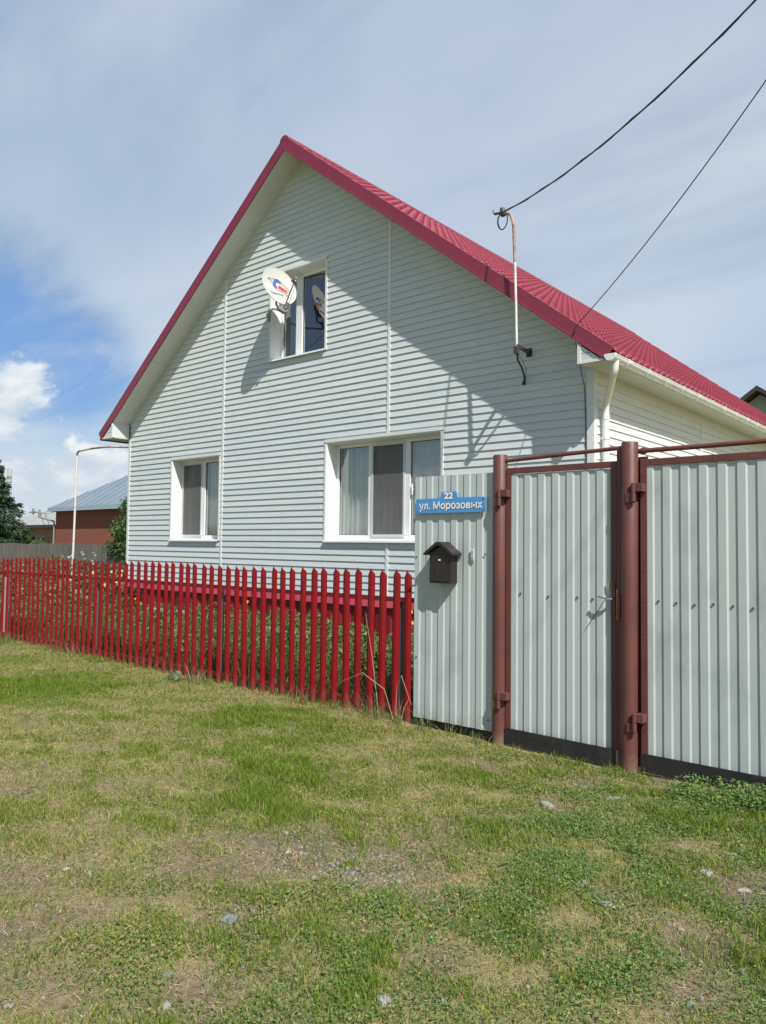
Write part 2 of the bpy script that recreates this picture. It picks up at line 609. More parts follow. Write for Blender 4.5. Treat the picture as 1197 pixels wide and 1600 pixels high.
def glass_material(name, tint, ior):
    m = bpy.data.materials.new(name)
    m.use_nodes = True
    N, L = m.node_tree.nodes, m.node_tree.links
    N.remove(N['Principled BSDF'])
    g = N.new('ShaderNodeBsdfGlossy')
    g.inputs['Roughness'].default_value = 0.015
    tr = N.new('ShaderNodeBsdfTransparent')
    tr.inputs['Color'].default_value = (*tint, 1)
    lw = N.new('ShaderNodeLayerWeight')
    lw.inputs['Blend'].default_value = 0.5
    pw = N.new('ShaderNodeMath')
    pw.operation = 'POWER'
    pw.inputs[1].default_value = 4.0
    L.new(lw.outputs['Facing'], pw.inputs[0])
    fr = N.new('ShaderNodeMath')
    fr.operation = 'MULTIPLY_ADD'
    fr.inputs[1].default_value = 0.75
    fr.inputs[2].default_value = ior
    L.new(pw.outputs[0], fr.inputs[0])
    ms = N.new('ShaderNodeMixShader')
    L.new(fr.outputs[0], ms.inputs[0])
    L.new(tr.outputs[0], ms.inputs[1])
    L.new(g.outputs[0], ms.inputs[2])
    L.new(ms.outputs[0], N['Material Output'].inputs['Surface'])
    return m


glass_m = glass_material('window_glass', (0.80, 0.85, 0.85), 0.26)


def net_material():
    m = bpy.data.materials.new('insect_net')
    m.use_nodes = True
    N, L = m.node_tree.nodes, m.node_tree.links
    b = N['Principled BSDF']
    b.inputs['Base Color'].default_value = (0.16, 0.155, 0.145, 1)
    b.inputs['Roughness'].default_value = 0.8
    tr = N.new('ShaderNodeBsdfTransparent')
    ms = N.new('ShaderNodeMixShader')
    ms.inputs[0].default_value = 0.42
    L.new(tr.outputs[0], ms.inputs[1])
    L.new(b.outputs[0], ms.inputs[2])
    L.new(ms.outputs[0], N['Material Output'].inputs['Surface'])
    return m


net_m = net_material()

# ------------------------------------------------------------------ ground
# bare and green patches of the verge: x, y, radius, strength
BARE = [(-2.86, 2.62, 0.42, 1.0), (-2.45, 2.95, 0.40, 0.8), (-3.15, 2.30, 0.30, 0.8), (-2.55, 2.05, 0.22, 0.7),
        (-2.25, 1.60, 0.30, 0.7), (-1.03, 3.75, 0.22, 1.0), (-0.85, 3.95, 0.2, 1.0), (-0.98, 3.14, 0.20, 0.9),
        (-2.25, 4.75, 0.20, 1.0), (-2.6, 4.95, 0.14, 0.6), (-3.0, 4.75, 0.22, 0.8), (-1.99, 4.62, 0.10, 0.6),
        (-2.2, 4.22, 0.16, 0.7), (-0.9, 2.75, 0.22, 0.9), (-1.75, 2.35, 0.14, 0.6), (-3.6, 1.75, 0.4, 0.7),
        (-3.1, 1.45, 0.3, 0.6), (-4.9, 2.3, 0.45, 0.55), (-1.9, 5.2, 0.15, 0.6), (-2.7, 1.35, 0.35, 0.6),
        (-1.35, 2.5, 0.12, 0.5), (-2.05, 2.75, 0.16, 0.7), (-2.5, 3.5, 0.15, 0.6), (-1.45, 3.3, 0.12, 0.5)]
DRY = [(-5.6, 3.3, 0.5, 0.8), (-4.6, 2.9, 0.4, 0.5), (-4.9, 2.1, 0.6, 0.7), (-8.0, 4.6, 1.2, 0.7), (-6.3, 4.95, 1.0, 0.8),
       (-4.5, 5.0, 0.6, 0.9), (-10.5, 4.9, 1.6, 0.6), (-3.3, 4.2, 0.3, 0.4), (-2.6, 3.2, 0.35, 0.6), (-3.9, 2.0, 0.5, 0.6),
       (-6.8, 2.8, 0.7, 0.6), (-3.5, 4.7, 0.3, 0.6)]
LUSH = [(-4.4, 4.3, 0.55, 0.8), (-3.9, 3.55, 0.5, 1.0), (-3.5, 3.0, 0.4, 0.9), (-3.7, 2.55, 0.32, 0.8), (-8.2, 3.8, 0.9, 1.0),
        (-5.4, 4.5, 0.7, 0.5), (-2.2, 3.6, 0.35, 0.6), (-1.5, 4.5, 0.35, 0.9), (-1.2, 4.9, 0.35, 1.0), (-1.0, 4.5, 0.4, 0.8),
        (-1.5, 2.7, 0.25, 0.7), (-1.35, 3.7, 0.3, 0.7), (-1.9, 2.2, 0.25, 0.5), (-2.9, 4.4, 0.3, 0.4), (-0.8, 3.4, 0.3, 0.5)]
WEED = [(-2.2, 2.15, 0.6, 1.0), (-2.5, 1.75, 0.5, 0.9), (-1.7, 3.9, 0.8, 0.9), (-2.2, 4.4, 0.5, 0.8), (-1.2, 4.6, 0.5, 0.9),
        (-1.3, 3.0, 0.5, 0.8), (-2.1, 1.7, 0.4, 0.8), (-1.9, 3.2, 0.5, 0.6), (-1.0, 3.5, 0.5, 0.7), (-2.9, 2.0, 0.4, 0.8),
        (-2.6, 4.85, 0.25, 0.7), (-1.0, 2.8, 0.5, 0.7)]


def field(tab, x, y):
    o = np.zeros_like(x)
    for cx, cy, r, s in tab:
        o = np.maximum(o, s * np.exp(-((x - cx) ** 2 + (y - cy) ** 2) / (2 * (0.62 * r) ** 2)))
    return o


_ph = rng.uniform(0, 6.28, (40, 2))
_dir = rng.uniform(0, 6.28, 40)


def lump(x, y, f0, n, seed=0):
    """cheap smooth value noise, about -1..1"""
    o = np.zeros_like(x)
    for i in range(n):
        j = (i + seed * 7) % 40
        f = f0 * (1.0 + 0.37 * i)
        o += np.sin(f * (x * math.cos(_dir[j]) + y * math.sin(_dir[j])) + _ph[j, 0] + 1.3 * np.sin(f * 0.6 * (y * math.cos(_dir[j]) - x * math.sin(_dir[j])) + _ph[j, 1])) / (1 + 0.25 * i)
    return o / math.sqrt(n)


def ground_z(x, y):
    near = np.exp(-((np.abs(y - 3.0) / 6.0) ** 4))
    z = near * (0.012 * lump(x, y, 1.3, 4, 1) + 0.006 * lump(x, y, 6.0, 5, 2)) - 0.014 * field(BARE, x, y)
    z = z + 0.02 * np.exp(-((y - 5.2) / 0.25) ** 2) * (x < -4.1)
    return z


def bare_f(x, y):
    return np.clip(1.15 * field(BARE, x, y) + 0.36 * lump(x, y, 5.0, 7, 3), 0, 1)


gx = np.concatenate([[-900, -400, -200, -120, -80, -60, -45, -35, -28, -23, -20, -18, -16.5, -15.5], np.arange(-15, -6, 0.12),
                     np.arange(-6, 0.6, 0.035), np.arange(0.6, 2.6, 0.1), [2.7, 3, 4, 7, 12, 20, 40, 90, 200, 450, 900]])
gy = np.concatenate([[-900, -400, -150, -60, -25, -10, -4, -2, -1, -0.4, 0], np.arange(0.1, 6.0, 0.035), np.arange(6.1, 9, 0.15),
                     [9.5, 10.5, 12, 15, 20, 30, 50, 90, 200, 450, 900]])
GX, GY = np.meshgrid(gx, gy)
nx_, ny_ = len(gx), len(gy)
V = np.stack([GX.ravel(), GY.ravel(), ground_z(GX.ravel(), GY.ravel())], 1)
ii = (np.arange(ny_ - 1)[:, None] * nx_ + np.arange(nx_ - 1)[None, :]).ravel()
Fq = np.stack([ii, ii + 1, ii + nx_ + 1, ii + nx_], 1)
bf = bare_f(V[:, 0], V[:, 1])
soil = np.array([0.195, 0.152, 0.108])
thatch = np.array([0.27, 0.232, 0.100])
tint = thatch[None] * (1 - bf[:, None]) + soil[None] * bf[:, None]
lu0 = np.clip(field(LUSH, V[:, 0], V[:, 1]), 0, 1)[:, None]
tint = tint * (1 - 0.6 * lu0) + np.array([0.12, 0.14, 0.04]) * 0.6 * lu0
far = np.clip((np.hypot(V[:, 0], V[:, 1]) - 13) / 12, 0, 1)[:, None]
tint = tint * (1 - far) + np.array([0.13, 0.15, 0.05]) * far
gm = bpy.data.materials.new('verge_soil')
gm.use_nodes = True
N, L = gm.node_tree.nodes, gm.node_tree.links
b = N['Principled BSDF']
b.inputs['Roughness'].default_value = 0.95
b.inputs['Specular IOR Level'].default_value = 0.15
an = N.new('ShaderNodeAttribute')
an.attribute_name = 'tint'
t = N.new('ShaderNodeTexCoord')
n1 = N.new('ShaderNodeTexNoise')
n1.inputs['Scale'].default_value = 19
n1.inputs['Detail'].default_value = 8
n1.inputs['Roughness'].default_value = 0.7
L.new(t.outputs['Object'], n1.inputs['Vector'])
n2 = N.new('ShaderNodeTexNoise')
n2.inputs['Scale'].default_value = 150
n2.inputs['Detail'].default_value = 4
L.new(t.outputs['Object'], n2.inputs['Vector'])
ad = N.new('ShaderNodeMath')
L.new(n1.outputs['Fac'], ad.inputs[0])
L.new(n2.outputs['Fac'], ad.inputs[1])
mr = N.new('ShaderNodeMapRange')
mr.inputs['From Min'].default_value = 0.65
mr.inputs['From Max'].default_value = 1.35
mr.inputs['To Min'].default_value = 0.38
mr.inputs['To Max'].default_value = 1.6
L.new(ad.outputs[0], mr.inputs['Value'])
vm = N.new('ShaderNodeVectorMath')
vm.operation = 'SCALE'
L.new(an.outputs['Color'], vm.inputs[0])
L.new(mr.outputs[0], vm.inputs['Scale'])
L.new(vm.outputs[0], b.inputs['Base Color'])
bp = N.new('ShaderNodeBump')
bp.inputs['Strength'].default_value = 0.8
bp.inputs['Distance'].default_value = 0.012
L.new(ad.outputs[0], bp.inputs['Height'])
L.new(bp.outputs[0], b.inputs['Normal'])
tag(np_mesh('ground', V, Fq, gm, tint=tint, smooth=True), 'verge of dry soil and patchy grass in front of the fence', 'ground', kind='structure')

# ------------------------------------------------------------------ house
RX, RZ, SL = -9.03, 8.146, 0.787          # ridge x, ridge z, roof slope
XL, XR = -14.08, -3.90                     # wall faces left / right
YF, YB = 8.50, 22.2                        # wall faces front / back
YR = 8.09                                  # rake plane
EXL, EXR = -14.55, -3.47                   # roof edges
EXL = 2 * RX - EXR


def roof_z(x):
    return RZ - SL * abs(x - RX)


house = empty('gable_house', (RX, YF, 0), 'white sided gable house with raspberry red tiled roof behind the red picket fence', 'house')

OPEN = [(-12.53, -11.09, 1.635, 3.145), (-8.355, -6.145, 1.635, 3.150), (-9.735, -8.445, 4.69, 6.14)]   # small, large, upper
CASE = 0.05
PITCH = 0.1015
LIP = 0.0155


def front_siding():
    mb = MB()
    zs = 0.80
    top = RZ - 0.188
    holes = [(a - CASE, b_ + CASE, c - 0.03, d + CASE) for a, b_, c, d in OPEN]
    cuts = sorted({h[2] for h in holes} | {h[3] for h in holes})
    k = 0
    while zs < top:
        ze = min(zs + PITCH, top)
        edges = [zs] + [c for c in cuts if zs + 1e-4 < c < ze - 1e-4] + [ze]
        for za, zb in zip(edges[:-1], edges[1:]):
            def ext(z):
                h = (top + 0.02 - z) / SL
                return max(XL + 0.02, RX - h), min(XR - 0.02, RX + h)
            (la, ra), (lb, rb) = ext(za), ext(zb)
            segs = [[la, lb, ra, rb]]
            zm = (za + zb) / 2
            for h0, h1, h2, h3 in holes:
                if h2 < zm < h3:
                    new = []
                    for s in segs:
                        if s[0] < h0 < s[2] or s[0] < h1 < s[2]:
                            new.append([s[0], s[1], h0, h0])
                            new.append([h1, h1, s[2], s[3]])
                        else:
                            new.append(s)
                    segs = new

            def off(z):
                return 0.003 + LIP * (1 - (z - zs) / PITCH)
            for a, b2, c, d in segs:
                if c - a < 0.004:
                    continue
                ya, yb = YF - off(za), YF - off(zb)
                mb.quad((a, ya, za), (c, ya, za), (d, yb, zb), (b2, yb, zb))
                if za == zs:
                    mb.quad((a, YF - 0.003, za), (c, YF - 0.003, za), (c, ya, za), (a, ya, za))
        zs += PITCH
        k += 1
    return mb


me_o = front_siding().build('front_wall', siding_m, house)


def side_siding():
    mb = MB()
    z = 0.80
    while z < 3.70:
        ze = min(z + PITCH, 3.70)
        e = 0.003 + LIP * (1 - (ze - z) / PITCH)
        mb.quad((XR + 0.003 + LIP, YF + 0.02, z), (XR + 0.003 + LIP, YB, z), (XR + e, YB, ze), (XR + e, YF + 0.02, ze))
        mb.quad((XR + 0.003, YF + 0.02, z), (XR + 0.003, YB, z), (XR + 0.003 + LIP, YB, z), (XR + 0.003 + LIP, YF + 0.02, z))
        z += PITCH
    return mb


side_siding().build('side_wall', cream_m, house)
mb = MB()
mb.box(XL, XL + 0.15, YF + 0.006, YB, 0.0, 3.72)
mb.prism([(XL, YB, 0), (XR, YB, 0), (XR, YB, 3.72), (RX, YB, RZ - 0.25), (XL, YB, 3.72)], (0, 0.15, 0))
mb.build('rear_wall', siding_m, house)

# corner posts, vertical joint strips
for x0_, x1_ in ((XR - 0.075, XR + 0.022), (XL - 0.022, XL + 0.05)):
    mb = MB()
    mb.box(x0_, x1_, YF - 0.022, YF + 0.07, 0.78, 3.698)
    mb.build('corner_trim', trim_m, house, bevel=0.004)
for x, z0, z1 in ((-10.99, 0.79, RZ - 0.24 - SL * (RX + 10.99) + 0.0), (-7.10, 3.205, RZ - 0.24 - SL * 1.93), (-7.10, 0.79, 1.60)):
    mb = MB()
    mb.box(x - 0.026, x + 0.026, YF - 0.021, YF - 0.001, z0, z1)
    mb.build('joint_strip', trim_m, house, bevel=0.004)
for y in (12.48, 15.35, 18.2):
    mb = MB()
    mb.box(XR + 0.001, XR + 0.021, y - 0.026, y + 0.026, 0.79, 3.698)
    mb.build('joint_strip', trim_m, house, bevel=0.004)
mb = MB()                                   # starter strip under the siding
mb.box(XL - 0.02, XR + 0.02, YF - 0.020, YF - 0.002, 0.765, 0.799)
mb.build('starter_strip', trim_m, house)

# plinth: flashing ledge and corrugated red skirting
mb = MB()
mb.prism([(XL - 0.03, YF - 0.001, 0.762), (XL - 0.03, YF - 0.03, 0.748), (XL - 0.03, YF - 0.092, 0.655), (XL - 0.03, YF - 0.085, 0.653),
          (XL - 0.03, YF - 0.024, 0.738), (XL - 0.03, YF - 0.001, 0.75)], (XR - XL + 0.06, 0, 0))
mb.build('plinth_flashing', material('pink_flashing', (0.36, 0.048, 0.07), 0.5, (0.31, 0.04, 0.06), 4.0), house)


def corrugated(x0, x1, z0, z1, y, pitch, depth, flat=0.40, slope=0.10, top_cut=None):
    """front facing trapezoid sheet in a plane of constant y; proud flats towards -y"""
    prof = []
    x = x0
    seq = [(flat, 0), (slope, 1), (flat, 1), (slope, 0)]
    prof.append((x0, 0.0))
    k = 0
    lv = 0
    while x < x1 - 1e-6:
        w, nl = seq[k % 4]
        w *= pitch
        if k % 4 in (0, 2):
            x = min(x + w, x1)
            prof.append((x, lv))
        else:
            x = min(x + w, x1)
            lv = nl
            prof.append((x, lv))
        k += 1
    mb_ = MB()
    n = len(prof)
    vs_ = []
    for t_ in (0.0, 0.0012):
        for z in (z0, z1):
            for px, l in prof:
                vs_.append((px, y + l * depth + t_, z))
    fs = []
    for i in range(n - 1):
        fs.append((i, i + 1, n + i + 1, n + i))
        fs.append((2 * n + i, 3 * n + i, 3 * n + i + 1, 2 * n + i + 1))
        fs.append((n + i, n + i + 1, 3 * n + i + 1, 3 * n + i))
        fs.append((i, 2 * n + i, 2 * n + i + 1, i + 1))
    for i in (0, n - 1):
        fs.append((i, n + i, 3 * n + i, 2 * n + i))
    mb_.add(vs_, fs)
    return mb_


corrugated(XL, XR, 0.0, 0.70, YF - 0.045, 0.2, 0.02).build('plinth_skirting', plinth_m, house)
mb = MB()
mb.box(XR - 0.02, XR + 0.015, YF - 0.02, YB, 0, 0.775)
mb.build('side_plinth', plinth_m, house)

# roof: metal tile on the right slope as real relief, plain sheet on the left
def tile_slope(side):
    ys = np.arange(YR + 0.01, 22.46, 0.183 / 6)
    run = (EXR - RX) / math.cos(math.atan(SL))
    step = 0.35
    rows = []
    s = 0.0
    while s < run - 1e-3:
        e = min(s + step, run)
        for fr in (0.0, 0.5, 1.0):
            rows.append((s + (e - s) * fr + (0.016 if fr == 1.0 else -0.012 if fr == 0.0 and s > 0 else 0), fr))
        s = e
    rows.append((run + 0.004, -0.5))
    rows = np.array(rows)
    ca, sa = math.cos(math.atan(SL)), math.sin(math.atan(SL))
    ph = (np.arange(len(ys)) % 6) / 6.0
    wf_ = np.maximum(np.sin(ph * 2 * PI) * 0.5 + 0.5, 0.0)
    S, Yg = np.meshgrid(rows[:, 0], ys, indexing='ij')
    H = -0.028 + 0.030 * wf_[None, :] + rows[:, 1][:, None] * (0.010 + 0.046 * wf_[None, :])
    X = RX + side * (S * ca + H * sa)
    Z = RZ - S * sa + H * ca
    V_ = np.stack([X.ravel(), Yg.ravel(), Z.ravel()], 1)
    n_, m_ = S.shape
    i_ = (np.arange(n_ - 1)[:, None] * m_ + np.arange(m_ - 1)[None, :]).ravel()
    Fc = np.stack([i_, i_ + m_, i_ + m_ + 1, i_ + 1], 1)
    if side < 0:
        Fc = Fc[:, ::-1]
    return V_, Fc


roof = MB()
for side in (1, -1):
    ex = EXR if side > 0 else EXL
    roof.prism([(RX, YR + 0.02, RZ - 0.01), (ex, YR + 0.02, roof_z(ex) - 0.01), (ex, YR + 0.02, roof_z(ex) - 0.10), (RX, YR + 0.02, RZ - 0.11)], (0, 22.42 - YR, 0))
roof_o = roof.build('roof', brown_roof_m, house)
for side in (1, -1):
    V_, Fc = tile_slope(side)
    np_mesh('roof_tiles', V_, Fc, roof_m, roof_o)
mb = MB()                                   # ridge cap
pts = []
for a in range(0, 9):
    an_ = PI * a / 8
    pts.append((RX - 0.10 * math.cos(an_), YR - 0.014, RZ - 0.035 + 0.09 * math.sin(an_)))
mb.prism(pts, (0, 22.52 - YR, 0))
mb.build('ridge_cap', rake_m, roof_o, smooth=True)
for side, ex in ((1, EXR), (-1, EXL)):      # rake flashing, front and back
    for y in (YR - 0.012, 22.46):
        mb = MB()
        mb.prism([(RX, y, RZ + 0.035), (ex, y, roof_z(ex) + 0.035), (ex - 0.10 * side, y, roof_z(ex - 0.10 * side) - 0.165), (RX, y, RZ - 0.185)], (0, 0.012, 0))
        mb.prism([(RX, y - 0.004, RZ - 0.150), (ex - 0.08 * side, y - 0.004, roof_z(ex - 0.08 * side) - 0.13), (ex - 0.098 * side, y - 0.004, roof_z(ex - 0.098 * side) - 0.167), (RX, y - 0.004, RZ - 0.188)], (0, 0.018, 0))
        if y < 10:
            mb.prism([(RX, YR - 0.013, RZ + 0.036), (ex, YR - 0.013, roof_z(ex) + 0.036), (ex, YR - 0.013, roof_z(ex) + 0.046), (RX, YR - 0.013, RZ + 0.046)], (0, 0.13, 0))
        mb.build('rake_flashing', rake_m, house, bevel=0.003)
    mb = MB()                               # soffit under the rake
    y0, y1 = YR + 0.004, YF - 0.002
    for q in range(3):
        xa, xb = RX + (ex - RX) * q / 3, RX + (ex - RX) * (q + 1) / 3 - (0.006 * side if q < 2 else 0)
        if q == 2:
            xb = ex - side * 0.13
        mb.prism([(xa, y0, roof_z(xa) - 0.155), (xb, y0, roof_z(xb) - 0.155), (xb, y0, roof_z(xb) - 0.185), (xa, y0, roof_z(xa) - 0.185)], (0, y1 - y0, 0))
    mb.build('rake_soffit', soffit_m, house)
# boxed eave ends
BZ = 3.70
for side, xw, ex in ((1, XR, EXR - 0.10), (-1, XL, EXL + 0.10)):
    mb = MB()
    fy = YR + 0.004
    x_in = xw + side * 0.004
    nb_ = 3
    zt_in, zt_ex = roof_z(x_in) - 0.16, roof_z(ex) - 0.16
    zt_ex = max(zt_ex, BZ + 0.01)
    zlev = [BZ + 0.105 * i for i in range(5)]
    for i in range(4):
        za, zb = zlev[i], zlev[i + 1] - 0.006
        # clip to the slanted top
        def xat(z):
            return RX + side * ((RZ - 0.16 - z) / SL)
        xa_, xb_ = xat(za), xat(zb)
        xa_ = min(xa_, ex) if side > 0 else max(xa_, ex)
        xb_ = min(xb_, ex) if side > 0 else max(xb_, ex)
        if (xa_ - x_in) * side < 0.01:
            break
        if (xb_ - x_in) * side < 0:
            zb, xb_ = zt_in, x_in
        mb.prism([(x_in, fy, za), (xa_, fy, za), (xb_, fy - 0.0, zb), (x_in, fy, zb)], (0, 0.02, 0))
    mb.prism([(x_in, fy + 0.021, BZ), (ex, fy + 0.021, BZ), (ex, fy + 0.021, zt_ex), (x_in, fy + 0.021, zt_in)], (0, 0.01, 0))
    # return face back to the wall
    mb.prism([(x_in, fy + 0.0315, BZ), (x_in, YF - 0.024, BZ), (x_in, YF - 0.024, zt_in - 0.03), (x_in, fy + 0.0315, zt_in - 0.03)], (side * 0.012, 0, 0))
    mb.build('eave_box', siding_m, house)
    mb = MB()
    mb.box(min(x_in - side * 0.012, x_in + side * 0.028), max(x_in - side * 0.012, x_in + side * 0.028), fy - 0.010, fy - 0.0005, BZ - 0.015, zt_in - 0.03)
    mb.box(min(x_in, ex), max(x_in, ex), fy - 0.008, fy - 0.0005, BZ - 0.017, BZ + 0.012)
    mb.build('eave_box_trim', trim_m, house)
    mb = MB()                               # grooved soffit along the eave
    y = YR + 0.045
    while y < 22.3:
        mb.box(min(xw, ex), max(xw, ex), y, y + 0.088, BZ - 0.012, BZ - 0.001)
        y += 0.10
    mb.box(min(xw, ex), max(xw, ex), YR + 0.045, 22.4, BZ + 0.004, BZ + 0.012)
    mb.build('eave_soffit', soffit_m, house)
    mb = MB()
    mb.box(min(ex, ex + side * 0.018), max(ex, ex + side * 0.018), YR + 0.05, 22.4, BZ - 0.005, roof_z(ex) - 0.03)
    mb.build('eave_fascia', trim_m, house)

# gutter on the right eave
gcx, gcz, gr = EXR - 0.025, 3.725, 0.062
mb = MB()
ng = 12
prof = [(gcx + gr * math.cos(PI + PI * i / ng), gcz + gr * math.sin(PI + PI * i / ng)) for i in range(ng + 1)]
prof2 = [(gcx + (gr - 0.004) * math.cos(PI + PI * i / ng), gcz + (gr - 0.004) * math.sin(PI + PI * i / ng)) for i in range(ng + 1)]
mb.prism([(a, YR - 0.03, c) for a, c in prof + prof2[::-1]], (0, 14.45, 0))
mb.cyl((gcx + gr - 0.002, YR - 0.03, gcz + 0.003), (gcx + gr - 0.002, YR + 14.42, gcz + 0.003), 0.008, 8)
gutter = mb.build('gutter', gutter_m, house, smooth=True)
mb = MB()
mb.prism([(a, YR - 0.046, c) for a, c in [(gcx + (gr + 0.007) * math.cos(PI + PI * i / ng), gcz + (gr + 0.007) * math.sin(PI + PI * i / ng)) for i in range(ng + 1)]] +
         [(gcx + gr + 0.007, YR - 0.046, gcz + 0.012), (gcx - gr - 0.007, YR - 0.046, gcz + 0.012)], (0, 0.03, 0))
mb.build('end_cap', gutter_m, gutter, bevel=0.003)
for i, y in enumerate(np.arange(YR + 0.35, 22.3, 0.62)):
    mb = MB()
    w = 0.014 if i % 4 else 0.05
    mb.prism([(gcx + (gr + 0.008) * math.cos(PI + PI * q / ng), y, gcz + (gr + 0.008) * math.sin(PI + PI * q / ng)) for q in range(ng + 1)] +
             [(gcx + (gr + 0.0005) * math.cos(2 * PI - PI * q / ng), y, gcz + (gr + 0.0005) * math.sin(2 * PI - PI * q / ng)) for q in range(ng + 1)], (0, w * 2, 0))
    mb.box(gcx - gr, gcx + gr + 0.01, y, y + 0.02, gcz + 0.006, gcz + 0.014)
    mb.build('gutter_bracket', gutter_m, gutter)
# downpipe
mb = MB()
px_, py_ = XR + 0.085, YF + 0.16
mb.tube([(gcx, YR + 0.10, 3.69), (gcx, YR + 0.10, 3.60), (gcx - 0.02, YR + 0.115, 3.555), (px_ + 0.02, py_ - 0.03, 3.31), (px_, py_, 3.25), (px_, py_, 3.1)], 0.041, 14)
mb.tube([(gcx, YR + 0.10, 3.69), (gcx, YR + 0.10, 3.63)], [0.048, 0.042], 14)
dp = mb.build('downpipe', gutter_m, house, smooth=True)
mb = MB()
mb.tube([(px_, py_, 3.12), (px_, py_, 0.15)], 0.041, 14)
mb.tube([(px_, py_, 3.10), (px_, py_, 3.17)], 0.046, 14)
mb.tube([(px_, py_, 2.86), (px_, py_, 2.90)], 0.047, 14)
mb.box(px_ - 0.09, px_, py_ - 0.012, py_ + 0.012, 2.865, 2.895)
mb.build('lower_pipe', gutter_m, dp, smooth=True)


# windows: frame plane 0.21 behind the wall face
def window(op, bars, net=None, name='window', turn=0.0):
    x0, x1, z0, z1 = op
    yf = YF + 0.205
    fw = 0.062
    mb_ = MB()
    mb_.box(x0, x1, yf, yf + 0.07, z0, z0 + 0.075)
    mb_.box(x0, x1, yf, yf + 0.07, z1 - fw, z1)
    mb_.box(x0, x0 + fw, yf, yf + 0.07, z0 + 0.075, z1 - fw)
    mb_.box(x1 - fw, x1, yf, yf + 0.07, z0 + 0.075, z1 - fw)
    for c, w in bars:
        mb_.box(c - w / 2, c + w / 2, yf - 0.004, yf + 0.066, z0 + 0.075, z1 - fw)
    w_ = mb_.build(name, upvc_m, house, bevel=0.004)
    m2 = MB()                              # reveals: sheet metal lining from wall face to frame
    t_ = 0.012
    ya, yb = YF - 0.018, yf + 0.002
    m2.box(x0 - t_, x0, ya, yb, z0, z1)
    m2.box(x1, x1 + t_, ya, yb, z0, z1)
    m2.box(x0 - t_, x1 + t_, ya, yb, z1, z1 + t_)
    m2.build('reveal', upvc_m, w_)
    m2 = MB()                              # flat casing on the wall face
    ya, yb = YF - 0.024, YF - 0.004
    m2.box(x0 - CASE, x0 - t_, ya, yb, z0 - 0.03, z1)
    m2.box(x1 + t_, x1 + CASE, ya, yb, z0 - 0.03, z1)
    m2.box(x0 - CASE, x1 + CASE, ya - 0.002, yb, z1 + t_, z1 + CASE + 0.012)
    m2.build('casing', trim_m, w_, bevel=0.003)
    m2 = MB()                              # sloping sill with a drip edge
    m2.prism([(x0 - 0.03, yf + 0.004, z0 + 0.016), (x0 - 0.03, YF - 0.055, z0 - 0.012), (x0 - 0.03, YF - 0.058, z0 - 0.04), (x0 - 0.03, YF - 0.05, z0 - 0.04),
              (x0 - 0.03, YF - 0.046, z0 - 0.018), (x0 - 0.03, yf + 0.004, z0 + 0.004)], (x1 - x0 + 0.06, 0, 0))
    m2.build('sill', upvc_m, w_)
    edges = [x0 + fw] + [v for c, w in bars for v in (c - w / 2, c + w / 2)] + [x1 - fw]
    for i in range(0, len(edges), 2):
        a, c = edges[i], edges[i + 1]
        m2 = MB()
        m2.quad((a - 0.003, yf + 0.030, z0 + 0.07), (c + 0.003, yf + 0.030 + turn * (c - a), z0 + 0.07), (c + 0.003, yf + 0.030 + turn * (c - a), z1 - fw + 0.005), (a - 0.003, yf + 0.030, z1 - fw + 0.005))
        m2.build('pane', glass_m, w_)
        m2 = MB()                          # dark rubber seal round the pane
        s = 0.008
        for bx in ((a, a + s, z0 + 0.075, z1 - fw), (c - s, c, z0 + 0.075, z1 - fw), (a + s, c - s, z0 + 0.075, z0 + 0.075 + s), (a + s, c - s, z1 - fw - s, z1 - fw)):
            m2.box(bx[0], bx[1], yf + 0.022, yf + 0.0295, bx[2], bx[3])
        m2.build('seal', dark_m, w_)
        if net == i // 2:
            m2 = MB()
            m2.box(a - 0.02, c + 0.02, yf - 0.016, yf - 0.006, z0 + 0.05, z0 + 0.085)
            m2.box(a - 0.02, c + 0.02, yf - 0.016, yf - 0.006, z1 - fw - 0.02, z1 - fw + 0.01)
            m2.box(a - 0.02, a + 0.012, yf - 0.016, yf - 0.006, z0 + 0.085, z1 - fw - 0.02)
            m2.box(c - 0.012, c + 0.02, yf - 0.016, yf - 0.006, z0 + 0.085, z1 - fw - 0.02)
            fr = m2.build('screen_frame', material('screen_frame_white', (0.55, 0.56, 0.55), 0.5), w_)
            m2 = MB()
            m2.box(a + 0.011, c - 0.011, yf - 0.012, yf - 0.010, z0 + 0.084, z1 - fw - 0.019)
            m2.build('insect_screen', net_m, w_)
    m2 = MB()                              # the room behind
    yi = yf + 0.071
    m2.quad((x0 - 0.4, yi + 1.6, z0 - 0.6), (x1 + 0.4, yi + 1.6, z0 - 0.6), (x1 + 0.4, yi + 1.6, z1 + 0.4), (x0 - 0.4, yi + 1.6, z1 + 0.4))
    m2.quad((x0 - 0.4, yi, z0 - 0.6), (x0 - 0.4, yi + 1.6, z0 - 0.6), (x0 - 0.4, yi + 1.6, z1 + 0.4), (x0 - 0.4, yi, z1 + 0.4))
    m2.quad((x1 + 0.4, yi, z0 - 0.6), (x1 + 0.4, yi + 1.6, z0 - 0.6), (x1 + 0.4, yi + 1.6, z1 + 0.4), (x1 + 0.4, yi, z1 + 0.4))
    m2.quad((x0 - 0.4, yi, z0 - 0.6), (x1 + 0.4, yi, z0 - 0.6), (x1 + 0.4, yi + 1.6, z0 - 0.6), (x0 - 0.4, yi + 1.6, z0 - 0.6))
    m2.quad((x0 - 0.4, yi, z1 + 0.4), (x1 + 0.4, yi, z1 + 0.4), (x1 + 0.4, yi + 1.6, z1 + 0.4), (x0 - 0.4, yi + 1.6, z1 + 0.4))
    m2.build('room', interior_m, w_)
    return w_


